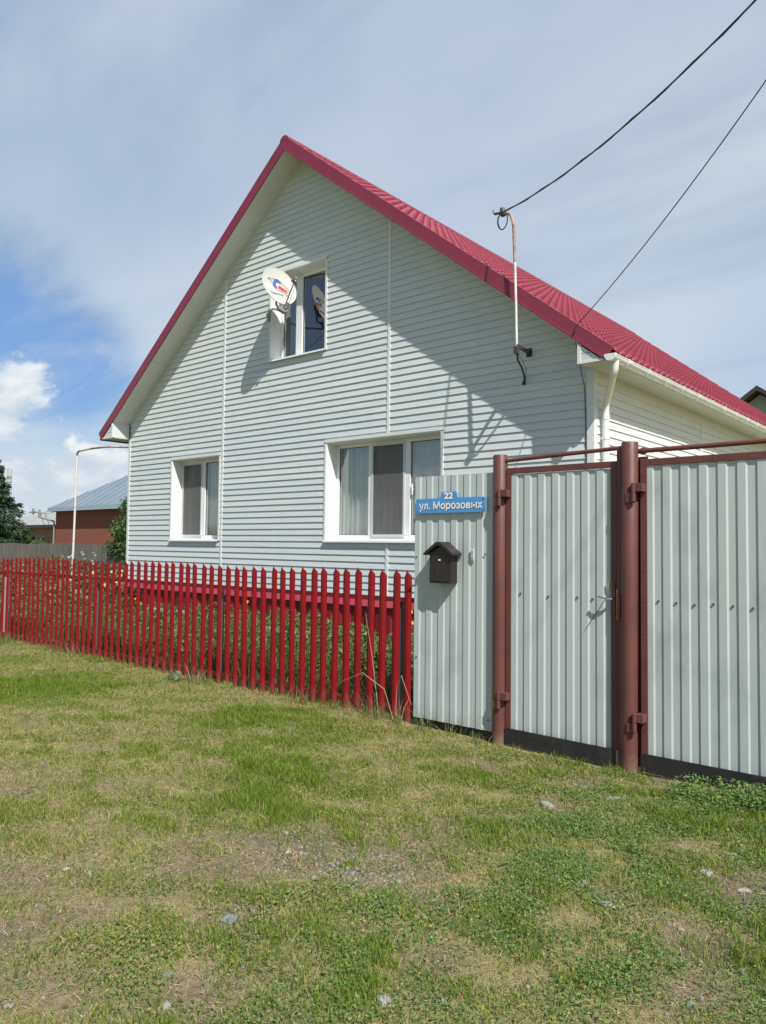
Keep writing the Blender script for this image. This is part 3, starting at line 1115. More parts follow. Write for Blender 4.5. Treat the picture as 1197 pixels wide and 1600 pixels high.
def curtain(win, x0, x1, z0, z1, y, mat_, amp=0.02, freq=38.0, gather=0.0):
    n = 90
    xs = np.linspace(x0, x1, n)
    zs = np.linspace(z0, z1, 7)
    Xg, Zg = np.meshgrid(xs, zs)
    u = (Xg - x0) / (x1 - x0)
    Yg = y + amp * np.sin(Xg * freq + 1.2 * np.sin(Xg * 7.0)) * (0.6 + 0.4 * np.sin(Xg * 3.1)) + 0.004 * np.sin(Zg * 5 + Xg * 9)
    V_ = np.stack([Xg.ravel(), Yg.ravel(), Zg.ravel()], 1)
    i_ = (np.arange(6)[:, None] * n + np.arange(n - 1)[None, :]).ravel()
    np_mesh('curtain', V_, np.stack([i_, i_ + 1, i_ + n + 1, i_ + n], 1), mat_, win, smooth=True)


w_small = window(OPEN[0], [(-11.83, 0.10)], net=0)
curtain(w_small, -12.5, -11.85, 1.4, 3.2, YF + 0.31, curtain_m, 0.03, 30)
curtain(w_small, -11.82, -11.12, 1.4, 3.2, YF + 0.34, curtain_m, 0.03, 45)
w_large = window(OPEN[1], [(-7.62, 0.09), (-6.905, 0.115)], net=1)
curtain(w_large, -8.30, -8.08, 1.4, 3.2, YF + 0.305, curtain2_m, 0.03, 60)
curtain(w_large, -8.2, -6.2, 1.4, 3.2, YF + 0.34, curtain_m, 0.02, 48)
mb = MB()
mb.cyl((-6.80, YF + 0.19, 2.30), (-6.80, YF + 0.19, 2.46), 0.011, 8)
mb.box(-6.812, -6.788, YF + 0.19, YF + 0.204, 2.36, 2.40)
mb.build('handle', white_m, w_large)
w_upper = window(OPEN[2], [(-9.27, 0.15)], net=None, turn=0.10)
curtain(w_upper, -9.70, -9.5, 4.5, 6.2, YF + 0.42, curtain2_m, 0.03, 60)

# ------------------------------------------------------------------ things fixed to the house
# satellite dish
dc = Vector((-9.20, 8.19, 5.785))
dn = Vector((0.95, -0.13, 0.29)).normalized()           # where the dish looks
du = Vector((0, 0, 1)) - dn * dn.z
du.normalize()
dr = du.cross(dn).normalized()
tw = math.radians(0)
du, dr = du * math.cos(tw) + dr * math.sin(tw), dr * math.cos(tw) - du * math.sin(tw)
dish = empty('satellite_dish', dc, 'white oval satellite dish with a blue and red logo beside the attic window', 'satellite dish')
DW, DH, DD = 0.325, 0.335, 0.055
NR, NA = 10, 48


def dpt(u, v, off=0.0):
    """point on the bowl; u, v in -1..1"""
    r2 = u * u + v * v
    return dc + dr * (u * DW) + du * (v * DH) + dn * (DD * (r2 - 1.0) + off)


mb = MB()
vs_, fs = [dpt(0, 0)], []
for i in range(1, NR + 1):
    for a in range(NA):
        vs_.append(dpt(i / NR * math.cos(2 * PI * a / NA), i / NR * math.sin(2 * PI * a / NA)))
for a in range(NA):
    fs.append((0, 1 + a, 1 + (a + 1) % NA))
for i in range(NR - 1):
    for a in range(NA):
        j = (a + 1) % NA
        fs.append((1 + i * NA + a, 1 + (i + 1) * NA + a, 1 + (i + 1) * NA + j, 1 + i * NA + j))
nf = len(vs_)
vs_ += [v - dn * 0.006 for v in vs_]
fs += [tuple(nf + q for q in f[::-1]) for f in fs]
for a in range(NA):
    j = (a + 1) % NA
    o_ = 1 + (NR - 1) * NA
    fs.append((o_ + a, nf + o_ + a, nf + o_ + j, o_ + j))
mb.add(vs_, fs)
reflector = mb.build('reflector', dish_m, dish, smooth=True, angle=60)
mb = MB()
mb.tube([dpt(math.cos(2 * PI * a / NA), math.sin(2 * PI * a / NA), -0.003) for a in range(NA + 1)], 0.0065, 6, caps=False)
mb.build('rim', dish_m, reflector, smooth=True)
# logo: a swirl in two colours with a thin outline, and small lettering under it


def on_dish(poly, off=0.002):
    return [dpt(u, v, off) for u, v in poly]


def dish_patch(name, polys, mat_, off=0.0022):
    m_ = MB()
    for poly in polys:
        bm = bmesh.new()
        f = bm.faces.new([bm.verts.new((u, v, 0)) for u, v in poly])
        bmesh.ops.triangulate(bm, faces=[f])
        bmesh.ops.subdivide_edges(bm, edges=bm.edges[:], cuts=2, use_grid_fill=True)
        bm.verts.index_update()
        m_.add([dpt(v.co.x, v.co.y, off) for v in bm.verts], [tuple(v.index for v in f.verts) for f in bm.faces])
        bm.free()
    return m_.build(name, mat_, reflector)


def arc(cx, cy, rx, ry, a0, a1, n=14):
    return [(cx + rx * math.cos(math.radians(a0 + (a1 - a0) * i / n)), cy + ry * math.sin(math.radians(a0 + (a1 - a0) * i / n))) for i in range(n + 1)]


dish_patch('logo_blue', [arc(-0.02, 0.20, 0.25, 0.21, 10, 200) + arc(0.02, 0.16, 0.13, 0.10, 200, 10),
                         arc(-0.06, 0.12, 0.22, 0.20, 170, 265, 8) + arc(-0.02, 0.13, 0.10, 0.10, 265, 170, 8)], blue_m)
dish_patch('logo_red', [[(0.06, 0.12), (0.2, 0.10), (0.42, -0.04), (0.58, -0.10), (0.50, -0.13), (0.52, -0.20), (0.38, -0.21), (0.24, -0.17), (0.10, -0.10), (-0.02, -0.02)]], redp_m, 0.0026)
outl = [(-0.62, 0.30), (-0.55, 0.38), (-0.38, 0.36), (-0.22, 0.41), (0.0, 0.43), (0.20, 0.36), (0.30, 0.24), (0.44, 0.10), (0.62, -0.06), (0.64, -0.14),
        (0.56, -0.20), (0.54, -0.26), (0.36, -0.27), (0.22, -0.22), (0.04, -0.18), (-0.16, -0.10), (-0.28, 0.04), (-0.34, 0.18), (-0.46, 0.28), (-0.62, 0.30)]
mb = MB()
mb.tube(on_dish(outl, 0.003), 0.0035, 5)
mb.build('logo_outline', dark_m, reflector)


def text_mesh(body, size, offset=0.0, extrude=0.0):
    cu = bpy.data.curves.new('text', 'FONT')
    cu.body = body
    cu.size = size
    cu.align_x = 'CENTER'
    cu.offset = offset
    cu.extrude = extrude
    cu.resolution_u = 4
    o = bpy.data.objects.new('text', cu)
    COL.objects.link(o)
    dg = bpy.context.evaluated_depsgraph_get()
    dg.update()
    me = bpy.data.meshes.new_from_object(o.evaluated_get(dg))
    vs2 = [v.co.copy() for v in me.vertices]
    fs2 = [tuple(p.vertices) for p in me.polygons]
    bpy.data.objects.remove(o)
    bpy.data.curves.remove(cu)
    bpy.data.meshes.remove(me)
    return vs2, fs2


tv, tf = text_mesh('Триколор ТВ', 0.19, 0.004)
mb = MB()
mb.add([dpt(v.x * 0.92, v.y - 0.46 - 0.10 * v.x * v.x, 0.0025) for v in tv], tf)
mb.build('lettering', dark_m, reflector)
# feed arm, converter head, mount
low_p = dpt(0.05, -0.98, -0.02)
feed = dc + dn * 0.37 - du * 0.10 + dr * 0.02
mb = MB()
mb.tube([low_p - du * 0.05 - dn * 0.02, low_p - du * 0.055 + dn * 0.05, feed - du * 0.03], 0.011, 8)
mb.build('feed_arm', dishgrey_m, dish, smooth=True)
mb = MB()
mb.tube([feed + dn * 0.055, feed + dn * 0.01, feed - dn * 0.03, feed - dn * 0.05], [0.022, 0.026, 0.026, 0.033], 14)
mb.cyl(feed + dn * 0.02, feed + dn * 0.02 - du * 0.06, 0.018, 10)
mb.build('converter_head', dishgrey_m, dish, smooth=True)
mb = MB()
back = dc - dn * 0.135 - du * 0.10
bx = [back + dr * a * 0.075 + du * b2 for a, b2 in ((-1, 0.10), (1, 0.10), (1, -0.10), (-1, -0.10))]
mb.prism(bx, dn * 0.05)
mb.tube([back, dc - dn * 0.17 - du * 0.26, low_p - du * 0.075 - dn * 0.05, low_p - du * 0.06 + dn * 0.0], 0.016, 8)
mb.build('back_bracket', dishgrey_m, dish)
mb = MB()
kn = low_p - du * 0.085 - dn * 0.06
mb.prism([kn + dr * a + du * b2 for a, b2 in ((-0.10, 0.045), (0.085, 0.06), (0.10, -0.02), (0.02, -0.06), (-0.09, -0.02))], dn * 0.06)
mb.build('tilt_clamp', dishgrey_m, dish, bevel=0.004)
mb = MB()
mb.tube([kn - dr * 0.05, kn - dr * 0.16 - dn * 0.02 + du * 0.01, Vector((-9.62, 8.30, 5.38)), Vector((-9.745, 8.40, 5.47)), Vector((-9.76, 8.485, 5.47))], 0.017, 10)
mb.box(-9.80, -9.745, YF - 0.034, YF - 0.0245, 5.36, 5.58)
mb.build('wall_arm', dishgrey_m, dish, smooth=True)
mb = MB()
mb.tube([feed - du * 0.06, feed - du * 0.14 - dn * 0.04, low_p - du * 0.16 + dn * 0.05, Vector((-9.25, 8.36, 5.02)), Vector((-9.42, 8.47, 4.92)), Vector((-9.45, 8.69, 4.85))], 0.004, 6)
mb.build('cable', cable_m, dish)

# power mast
mast = empty('power_mast', (-4.72, 8.0, 4.0), 'rusty topped white service mast fixed to the gable under the roof edge', 'mast')
mb = MB()
mb.tube([(-4.660, 8.0, 3.94), (-4.672, 8.0, 4.45), (-4.690, 8.0, 5.05)], 0.0165, 12)
pole_o = mb.build('pole', material('mast_paint', (0.66, 0.66, 0.63), 0.5, (0.52, 0.47, 0.41), 8.0), mast, smooth=True)
mb = MB()
mb.tube([(-4.690, 8.0, 5.05), (-4.700, 7.999, 5.30), (-4.706, 7.997, 5.48), (-4.718, 7.994, 5.58), (-4.748, 7.99, 5.655), (-4.80, 7.985, 5.695), (-4.87, 7.98, 5.712)], 0.0185, 12)
mb.build('bent_top', material('mast_rust', (0.42, 0.30, 0.235), 0.7, (0.23, 0.13, 0.10), 12.0, 6, 0.42, 0.62), pole_o, smooth=True)
mb = MB()
mb.prism([(-4.678, 7.985, 3.985), (-4.642, 7.985, 3.985), (-4.742, YF - 0.012, 4.02), (-4.778, YF - 0.012, 4.02)], (0, 0, 0.036))
mb.box(-4.685, -4.635, 7.96, 8.02, 3.91, 3.99)
mb.box(-4.80, -4.72, YF - 0.024, YF - 0.0135, 3.98, 4.09)
mb.build('bracket', bracket_m, mast)
mb = MB()                                   # insulator, strapping and loop of spare cable
mb.tube([(-4.84, 7.978, 5.665), (-4.85, 7.978, 5.70), (-4.86, 7.978, 5.765)], [0.03, 0.042, 0.03], 10)
mb.cyl((-4.97, 7.97, 5.72), (-4.80, 7.98, 5.70), 0.016, 8)
mb.tube([(-4.97, 7.97, 5.72), (-4.99, 7.97, 5.75), (-4.975, 7.97, 5.775)], 0.006, 6)
mb.build('insulator', bracket_m, mast)
mb = MB()
mb.tube([(-4.845 + 0.075 * math.cos(a) * (1 if k < 9 else 0.9), 7.968 + 0.006 * math.sin(2 * a), 5.595 + 0.105 * math.sin(a)) for k, a in
         enumerate([PI / 2 + 2 * PI * q / 16 for q in range(31)])], 0.007, 6)
mb.build('cable_loop', cable_m, mast, smooth=True)
mb = MB()
mb.tube([(-4.66, 8.0, 3.93), (-4.672, 8.05, 3.84), (-4.70, 8.2, 3.77), (-4.77, 8.38, 3.71), (-4.83, YF - 0.012, 3.66)], 0.013, 8)
mb.tube([(-4.655, 8.0, 3.93), (-4.65, 8.1, 3.86), (-4.72, 8.33, 3.80), (-4.81, YF - 0.012, 3.70)], 0.004, 6)
mb.cyl((-4.835, YF - 0.02, 3.655), (-4.835, YF - 0.009, 3.655), 0.028, 10)
mb.build('entry_cable', cable_m, mast, smooth=True)


def cable_path(m0, hx, hy, a, b2, L_, n=60):
    h = math.hypot(hx, hy)
    return [(m0[0] + hx / h * s, m0[1] + hy / h * s, m0[2] + b2 * s + a * s * s) for s in np.linspace(0, L_, n)]


c1 = cable_path((-4.88, 7.97, 5.70), 1, -0.6, 0.0402, -0.1815, 9.5)
mb = MB()
mb.tube(c1, 0.008, 6)
mb.tube([(p[0] + 0.006 * math.cos(i * 1.3), p[1], p[2] + 0.010 * math.sin(i * 1.3)) for i, p in enumerate(c1)], 0.006, 6)
tag(mb.build('overhead_cable', cable_m, None, smooth=True), 'thick twisted black power cable running from the mast top to the upper right', 'cable')
c2 = cable_path((-3.886, 8.045, 4.14), 1, -0.8, 0.0294, 0.2001, 10)
mb = MB()
mb.tube(c2, 0.0052, 6)
mb.tube([(-3.886, 8.045, 4.135), (-3.93, 8.05, 4.09), (-3.95, 8.10, 4.0), (-3.955, 8.2, 3.86), (-4.0, 8.40, 3.62), (-4.0, YF - 0.026, 3.5), (-3.988, YF - 0.020, 3.0), (-3.985, YF - 0.018, 2.4), (-3.985, YF - 0.018, 1.2)], 0.0052, 6)
tag(mb.build('overhead_cable', cable_m, None, smooth=True), 'thin single wire running from the roof corner above the gutter and down the wall', 'cable')

# ------------------------------------------------------------------ gates and sheet fence (front plane y = 5.2)
YG = 5.20
sheet_fence = empty('sheet_fence_panel', (-3.64, YG, 0), 'pale grey corrugated sheet fence panel between red pickets and gate', 'fence panel')
sh_ = corrugated(-4.03, -3.235, 0.085, 2.15, YG - 0.005, 0.1275, 0.0078, 0.405, 0.095)
sh_.mi = 1
for x, z in ((-4.005, 1.46), (-3.275, 0.17), (-3.31, 1.49), (-4.0, 0.6)):
    sh_.cyl((x, YG - 0.013, z), (x, YG - 0.0055, z), 0.007, 8)
sh_.build('sheet', [sheet_m, screw_m], sheet_fence)
mb = MB()
mb.box(-4.02, -3.26, YG + 0.04, YG + 0.06, 0.0, 0.12)
mb.build('rubber_strip', rubber_m, sheet_fence)
for z in (0.45, 1.75):
    mb = MB()
    mb.box(-4.05, -3.26, YG + 0.008, YG + 0.03, z, z + 0.04)
    mb.build('rail', maroon_m, sheet_fence)
posts = empty('gate_frame', (-2.12, YG, 0), 'maroon gate frame of two round posts joined by a thin top pipe', 'gate frame')


def post(x, y, top, lean, r=0.058):
    m_ = MB()
    m_.tube([(x, y, -0.05), (x + lean * 0.5, y, top * 0.5), (x + lean, y, top - 0.006), (x + lean, y, top)], [r, r, r, r * 0.93], 24)
    return m_.build('post', maroon_m, posts, smooth=True)


post(-3.178, YG + 0.005, 2.285, 0.0)
mb = MB()
mb.box(-2.10, -2.0, YG + 0.045, YG + 0.052, 0.03, 2.2)  # backing added so the shaded gap between post and driveway leaf reads dark
mb.build('stop_and_gap_strip', maroon_m, posts)
p2 = post(-2.118, YG - 0.02, 2.30, 0.014)
mb = MB()
mb.tube([(-3.13, YG, 2.235), (-2.16, YG, 2.268)], 0.0155, 12)
mb.build('top_bar', maroon_m, posts, smooth=True)
mb = MB()
mb.tube([(-2.06, YG, 2.235), (-1.6, YG, 2.237), (0.6, YG, 2.262)], 0.0175, 12)
mb.cyl((-2.03, YG, 2.234), (-2.0, YG, 2.234), 0.024, 10)
mb.build('top_bar', maroon_m, posts, smooth=True)
mb = MB()
mb.box(-2.196, -2.165, YG - 0.03, YG - 0.022, 0.03, 2.262)
mb.box(-2.196, -2.188, YG - 0.022, YG + 0.04, 0.03, 2.262)
mb.build('stop_and_gap_strip', maroon_m, posts)
mb = MB()
mb.tube([(1.05, YG - 0.02, -0.05), (1.05, YG - 0.02, 2.30)], 0.058, 24)
mb.build('post', maroon_m, posts, smooth=True)


def gate(name, x0, x1, label, pitch, off, hinge_px):
    """leaf between x0 and x1; hinges on its left edge"""
    g = empty(name, (x0, YG, 0.12), label, 'gate')
    z0, z1 = 0.13, 2.175
    fw = 0.046
    fy = YG - 0.012
    m_ = MB()
    m_.box(x0, x1, fy, fy + 0.034, z1 - fw, z1)
    m_.box(x0, x0 + fw, fy, fy + 0.034, z0, z1 - fw)
    m_.box(x1 - fw, x1, fy, fy + 0.034, z0, z1 - fw)
    m_.box(x0 + fw, x1 - fw, fy + 0.025, fy + 0.05, z0, z0 + 0.05)
    m_.box(x0 + fw, x1 - fw, fy + 0.030, fy + 0.05, 1.175, 1.215)
    for i in range(8):
        xx = x0 + 0.08 + i * (x1 - x0 - 0.12) / 7
        m_.cyl((xx, fy - 0.003, z1 - 0.022), (xx, fy + 0.001, z1 - 0.022), 0.006, 8)
    for i in range(9):
        zz = 0.3 + i * 0.22
        m_.cyl((x0 + 0.024, fy - 0.003, zz), (x0 + 0.024, fy + 0.001, zz), 0.0055, 8)
    m_.build('frame', maroon_m, g, bevel=0.002)
    if name == 'wicket_gate':
        s0 = x0 + fw - 0.004
    else:
        s0 = x0 + fw - 0.012
    sh2 = corrugated(s0, x1 - fw + 0.004, z0 - 0.005, z1 - fw - 0.004 if name == 'wicket_gate' else z1 - fw + 0.002, fy + 0.008, pitch, 0.0084, 0.405, 0.095)
    sh2.mi = 1
    for i in range(int((x1 - x0) / pitch)):
        xx = s0 + pitch * (i + 0.70)
        if xx < x1 - 0.08 and (name != 'wicket_gate' or i in (0, 2, 4, 5)):
            zz = 1.19 - 0.006 * (i % 3)
            sh2.cyl((xx, fy + 0.008, zz), (xx, fy + 0.0187, zz), 0.0085, 8)
    sh2.build('sheet', [sheet_m, screw_m], g)
    m_ = MB()
    m_.prism([(x0 + 0.0, fy - 0.010, z0 + 0.012), (x1 - 0.01, fy - 0.010, z0 + 0.004), (x1 - 0.01, fy - 0.014, 0.0), (x0 + 0.0, fy - 0.012, 0.018)], (0, 0.007, 0))
    m_.build('rubber_strip', rubber_m, g)
    for zh in (1.92, 0.335):
        hx, hy = x0 - 0.032 + hinge_px, fy - 0.052 - (0.022 if name != 'wicket_gate' else 0)
        m_ = MB()
        m_.cyl((hx, hy, zh + 0.02), (hx, hy, zh + 0.085), 0.0155, 12)
        m_.cyl((hx, hy, zh - 0.045), (hx, hy, zh + 0.017), 0.0165, 12)
        m_.cyl((hx, hy, zh + 0.016), (hx, hy, zh + 0.022), 0.011, 12)
        m_.box(hx + 0.008, x0 + 0.042, hy - 0.004, fy - 0.0005, zh + 0.025, zh + 0.082)
        m_.box(hx - 0.055, hx - 0.008, hy - 0.002, hy + 0.06, zh - 0.05, zh + 0.012)
        m_.build('hinge', maroon_m, g, bevel=0.002)
    return g


wk = gate('wicket_gate', -3.115, -2.205, 'narrow corrugated wicket gate with lever handle between maroon posts', 0.119, 0, 0)
mb = MB()                                   # lever handle, escutcheon and lock
hx, hz, fy = -2.232, 1.19, YG - 0.012
mb.tube([(hx, fy, hz), (hx, fy - 0.034, hz), (hx - 0.012, fy - 0.040, hz + 0.001), (hx - 0.07, fy - 0.042, hz + 0.006), (hx - 0.095, fy - 0.040, hz + 0.012)], [0.009, 0.0095, 0.0095, 0.008, 0.011], 10)
hnd = mb.build('handle', chrome_m, wk, smooth=True)
mb = MB()
mb.box(hx - 0.019, hx + 0.019, fy - 0.008, fy - 0.0005, hz - 0.115, hz + 0.115)
mb.build('handle_plate', maroon_m, hnd, bevel=0.004)
mb = MB()
mb.box(-2.2755, -2.262, fy - 0.004, fy + 0.002, 1.255, 1.31)
mb.build('lock_edge', chrome_m, wk, bevel=0.002)
mb = MB()
mb.box(-2.2045, -2.2005, fy - 0.004, fy + 0.012, 1.11, 1.26)
mb.build('latch_plate', chrome_m, wk)
mb = MB()
mb.box(-2.198, -2.168, fy - 0.034, fy - 0.020, 1.04, 1.225)
mb.build('strike_box', maroon_m, posts, bevel=0.003)
mb = MB()
mb.cyl((-2.275, fy - 0.040, 1.185), (-2.435, fy - 0.006, 0.965), 0.0026, 6)  # thin dark rod standing in for the lever's diagonal shadow on the sheet
mb.build('lever_shadow_line', bracket_m, wk)
dg_ = gate('driveway_gate', -2.034, 0.98, 'wide corrugated driveway gate leaf at the right edge of the photo', 0.1205, 0, 0.012)

# house number plate on the sheet panel
sign = empty('house_number_sign', (-3.65, YG - 0.012, 1.83), 'blue plate with house number and street name on the grey panel', 'sign')
yp = YG - 0.030
mb = MB()
bx0, bx1, bz0, bz1 = -4.0, -3.295, 1.832, 1.955
tx0, tx1, tz = -3.738, -3.575, 2.008


def rnd(cx, cz, r, a0, a1, n=6):
    return [(cx + r * math.cos(math.radians(a0 + (a1 - a0) * i / n)), cz + r * math.sin(math.radians(a0 + (a1 - a0) * i / n))) for i in range(n + 1)]


out = []
out += rnd(bx0 + 0.012, bz0 + 0.012, 0.012, 180, 270)
out += rnd(bx1 - 0.012, bz0 + 0.012, 0.012, 270, 360)
out += rnd(bx1 - 0.012, bz1 - 0.012, 0.012, 0, 90)
out += rnd(tx1 + 0.02, bz1 + 0.02, 0.02, 270, 180)
out += rnd(tx1 - 0.022, tz - 0.022, 0.022, 0, 90)
out += rnd(tx0 + 0.022, tz - 0.022, 0.022, 90, 180)
out += rnd(tx0 - 0.02, bz1 + 0.02, 0.02, 360, 270)
out += rnd(bx0 + 0.012, bz1 - 0.012, 0.012, 90, 180)
mb.prism([(x, yp, z) for x, z in out], (0, 0.010, 0))
mb.mi = 1
for x, z in ((bx0 + 0.02, bz0 + 0.015), (bx0 + 0.02, bz1 - 0.015), (bx1 - 0.02, bz0 + 0.015), (bx1 - 0.02, bz1 - 0.015)):
    mb.cyl((x, yp - 0.003, z), (x, yp + 0.02, z), 0.006, 8)
plate = mb.build('plate', [sign_m, screw_m], sign)


def sign_text(body, size, cx, z0, stretch=1.0, off=0.0):
    tv_, tf_ = text_mesh(body, size, off)
    w = max(v.x for v in tv_) - min(v.x for v in tv_)
    a = MB()
    a.add([(cx + v.x * stretch + 0.0035, yp - 0.0012, z0 + v.y - 0.0025) for v in tv_], tf_)
    a.build('lettering_shadow', dark_m, sign)
    a = MB()
    a.add([(cx + v.x * stretch, yp - 0.0028, z0 + v.y) for v in tv_], tf_)
    a.build('lettering', white_m, sign)
    return w


sign_text('22', 0.072, (tx0 + tx1) / 2, 1.950, 1.25, 0.0035)
sign_text('ул. Морозовых', 0.083, (bx0 + bx1) / 2 + 0.004, 1.866, 1.07, 0.0022)

# mailbox
mailbox = empty('mailbox', (-3.70, YG - 0.07, 1.24), 'dark brown metal mailbox with a gabled lid on the grey panel', 'mailbox')
mx0, mx1, my0, my1, mz0, mz1 = -3.795, -3.580, YG - 0.105, YG - 0.006, 1.245, 1.50
mb = MB()
mb.prism([(mx0, my0, mz0), (mx1, my0, mz0), (mx1, my0, mz1), ((mx0 + mx1) / 2, my0, mz1 + 0.05), (mx0, my0, mz1)], (0, my1 - my0, 0))
mb.build('body', mail_m, mailbox, bevel=0.003)
mb = MB()
cxm = (mx0 + mx1) / 2
rf = [(mx0 - 0.040, 1.495), (cxm - 0.02, 1.588), (cxm + 0.02, 1.588), (mx1 + 0.040, 1.495), (mx1 + 0.043, 1.475), (mx1 + 0.03, 1.478), (cxm + 0.015, 1.556), (cxm - 0.015, 1.556), (mx0 - 0.03, 1.478), (mx0 - 0.043, 1.475)]
mb.prism([(x, my0 - 0.035, z) for x, z in rf], (0, my1 - my0 + 0.037, 0))
mb.build('lid', mail_m, mailbox, bevel=0.003)
mb = MB()
mb.box(mx0 + 0.012, mx1 - 0.012, my0 - 0.006, my0 - 0.0005, mz0 + 0.014, mz1 - 0.03)
dr_ = mb.build('door', mail_m, mailbox, bevel=0.003)
mb = MB()
mb.box(cxm - 0.022, cxm + 0.018, my0 - 0.0085, my0 - 0.0055, 1.428, 1.446)
mb.build('lock_plate', dark_m, dr_)
mb = MB()
mb.box(cxm - 0.008, cxm + 0.012, my0 - 0.0105, my0 - 0.008, 1.431, 1.443)
mb.build('keyhole', white_m, dr_)
mb = MB()
for a, c, r in ((-0.02, 1.40, .004), (-0.005, 1.393, .0035), (-0.022, 1.378, .003), (-0.006, 1.371, .004), (-0.018, 1.352, .003), (-0.026, 1.345, .003), (-0.014, 1.332, .0045), (-0.02, 1.322, .0035)):
    mb.cyl((cxm + a, my0 - 0.008, c), (cxm + a, my0 - 0.0055, c), r, 8)
mb.build('ornament', screw_m, dr_)

bell = empty('door_bell', (-3.425, YG - 0.02, 1.46), 'small white doorbell button right of the mailbox', 'doorbell')
mb = MB()
mb.box(-3.443, -3.410, YG - 0.020, YG - 0.006, 1.435, 1.53)
mb.build('housing', material('bell_plastic', (0.50, 0.53, 0.50), 0.5), bell, bevel=0.004)
mb = MB()
mb.box(-3.440, -3.414, YG - 0.024, YG - 0.0202, 1.452, 1.482)
mb.box(-3.440, -3.414, YG - 0.023, YG - 0.0202, 1.495, 1.525)
mb.build('button', material('bell_grey', (0.36, 0.37, 0.36), 0.5), bell, bevel=0.001)

# ------------------------------------------------------------------ red picket fence
YP = 5.215
pf = empty('picket_fence', (-8.6, YP, 0), 'red steel picket fence with pointed tips in front of the house garden', 'fence')
PW, PH, PD = 0.084, 1.345, 0.015


def picket_mesh():
    # M profile: flat lips, raised middle; tip cut to a peak on the middle line
    xs = [-0.042, -0.036, -0.010, 0.0, 0.010, 0.036, 0.042]
    ds = [0.000, 0.0, -PD, -PD * 0.86, -PD, 0.0, 0.000]
    top = [PH - 0.062, PH - 0.050, PH - 0.022, PH, PH - 0.022, PH - 0.050, PH - 0.062]
    m_ = MB()
    n = len(xs)
    v_ = []
    for t_ in (0.0, 0.0012):
        v_ += [(xs[i], ds[i] + t_, 0.0) for i in range(n)] + [(xs[i], ds[i] + t_, top[i]) for i in range(n)]
    f_ = []
    for i in range(n - 1):
        f_.append((i, i + 1, n + i + 1, n + i))
        f_.append((2 * n + i, 3 * n + i, 3 * n + i + 1, 2 * n + i + 1))
        f_.append((n + i, n + i + 1, 3 * n + i + 1, 3 * n + i))
        f_.append((i, 2 * n + i, 2 * n + i + 1, i + 1))
    for i in (0, n - 1):
        f_.append((i, n + i, 3 * n + i, 2 * n + i))
    m_.add(v_, f_)
    return m_


pick = picket_mesh().build('picket', fence_red_m, pf)
NP = 66
prng = random.Random(3)
for i in range(NP):
    o = pick if i == 0 else pick.copy()
    if i:
        COL.objects.link(o)
        o.parent = pf
    x = -4.118 - 0.1466 * i
    drop = -prng.uniform(0.0, 0.035)
    o.location = Vector((x + prng.uniform(-0.006, 0.006), YP + prng.uniform(-0.002, 0.002), drop * 0.35 + 0.012 * math.sin(i * 0.31))) - pf.location
    o.rotation_euler = (prng.uniform(-0.006, 0.006), prng.uniform(-0.014, 0.014), prng.uniform(-0.03, 0.03))
for z in (1.055, 0.10):
    mb = MB()
    mb.box(-13.85, -4.05, YP + 0.0035, YP + 0.028, z, z + 0.042)
    mb.build('rail', rail_red_m, pf, bevel=0.003)
for x, mt in ((-4.21, post_grey_m), (-6.805, post_grey_m), (-9.45, post_grey_m), (-12.18, post_white_m)):
    mb = MB()
    mb.box(x - 0.028, x + 0.028, YP + 0.0285, YP + 0.085, 0, 1.08)
    mb.build('post', mt, pf, bevel=0.003)

# ------------------------------------------------------------------ gas pipe arch left of the house
gp = empty('gas_pipe', (-17.2, 9.0, 0), 'thin white gas pipe rising from the garden and bending to the house wall', 'pipe')
mb = MB()
mb.tube([(-17.32, 9.0, 0.0), (-17.26, 9.0, 2.0), (-17.225, 9.0, 3.62)], 0.025, 10)
mb.build('riser', pipe_m, gp, smooth=True)
mb = MB()
mb.tube([(-17.225, 9.0, 3.62), (-17.21, 9.0, 3.69), (-17.14, 9.0, 3.725), (-16.6, 9.0, 3.745), (-15.9, 9.0, 3.735), (-15.0, 9.0, 3.66), (-14.09, 9.0, 3.58)], 0.023, 10)
mb.build('arm', rust_m, gp, smooth=True)

# ------------------------------------------------------------------ foliage helpers


def leaf_quads(P, Nn, size, aspect=0.5, fold=0.0, axis=None):
    """one diamond leaf per point P with normal Nn; returns V (4n,3), F (n,4)"""
    n = len(P)
    t = rng.normal(size=(n, 3)) if axis is None else axis
    t = t - Nn * (t * Nn).sum(1)[:, None]
    t /= np.linalg.norm(t, axis=1)[:, None] + 1e-9
    s = np.cross(Nn, t)
    sz = size[:, None]
    V_ = np.empty((n, 4, 3))
    V_[:, 0] = P - t * sz * 0.5
    V_[:, 1] = P + s * sz * 0.5 * aspect - t * sz * 0.06
    V_[:, 2] = P + t * sz * 0.5 - Nn * sz * 0.12
    V_[:, 3] = P - s * sz * 0.5 * aspect - t * sz * 0.06
    F_ = np.arange(4 * n).reshape(n, 4)
    return V_.reshape(-1, 3), F_


def unit(a):
    return a / (np.linalg.norm(a, axis=1)[:, None] + 1e-9)


def tints(n, cols, spread=0.25, w=None):
    cols = np.array(cols)
    k = rng.choice(len(cols), n, p=w)
    return cols[k] * (1 + rng.uniform(-spread, spread, (n, 1)))


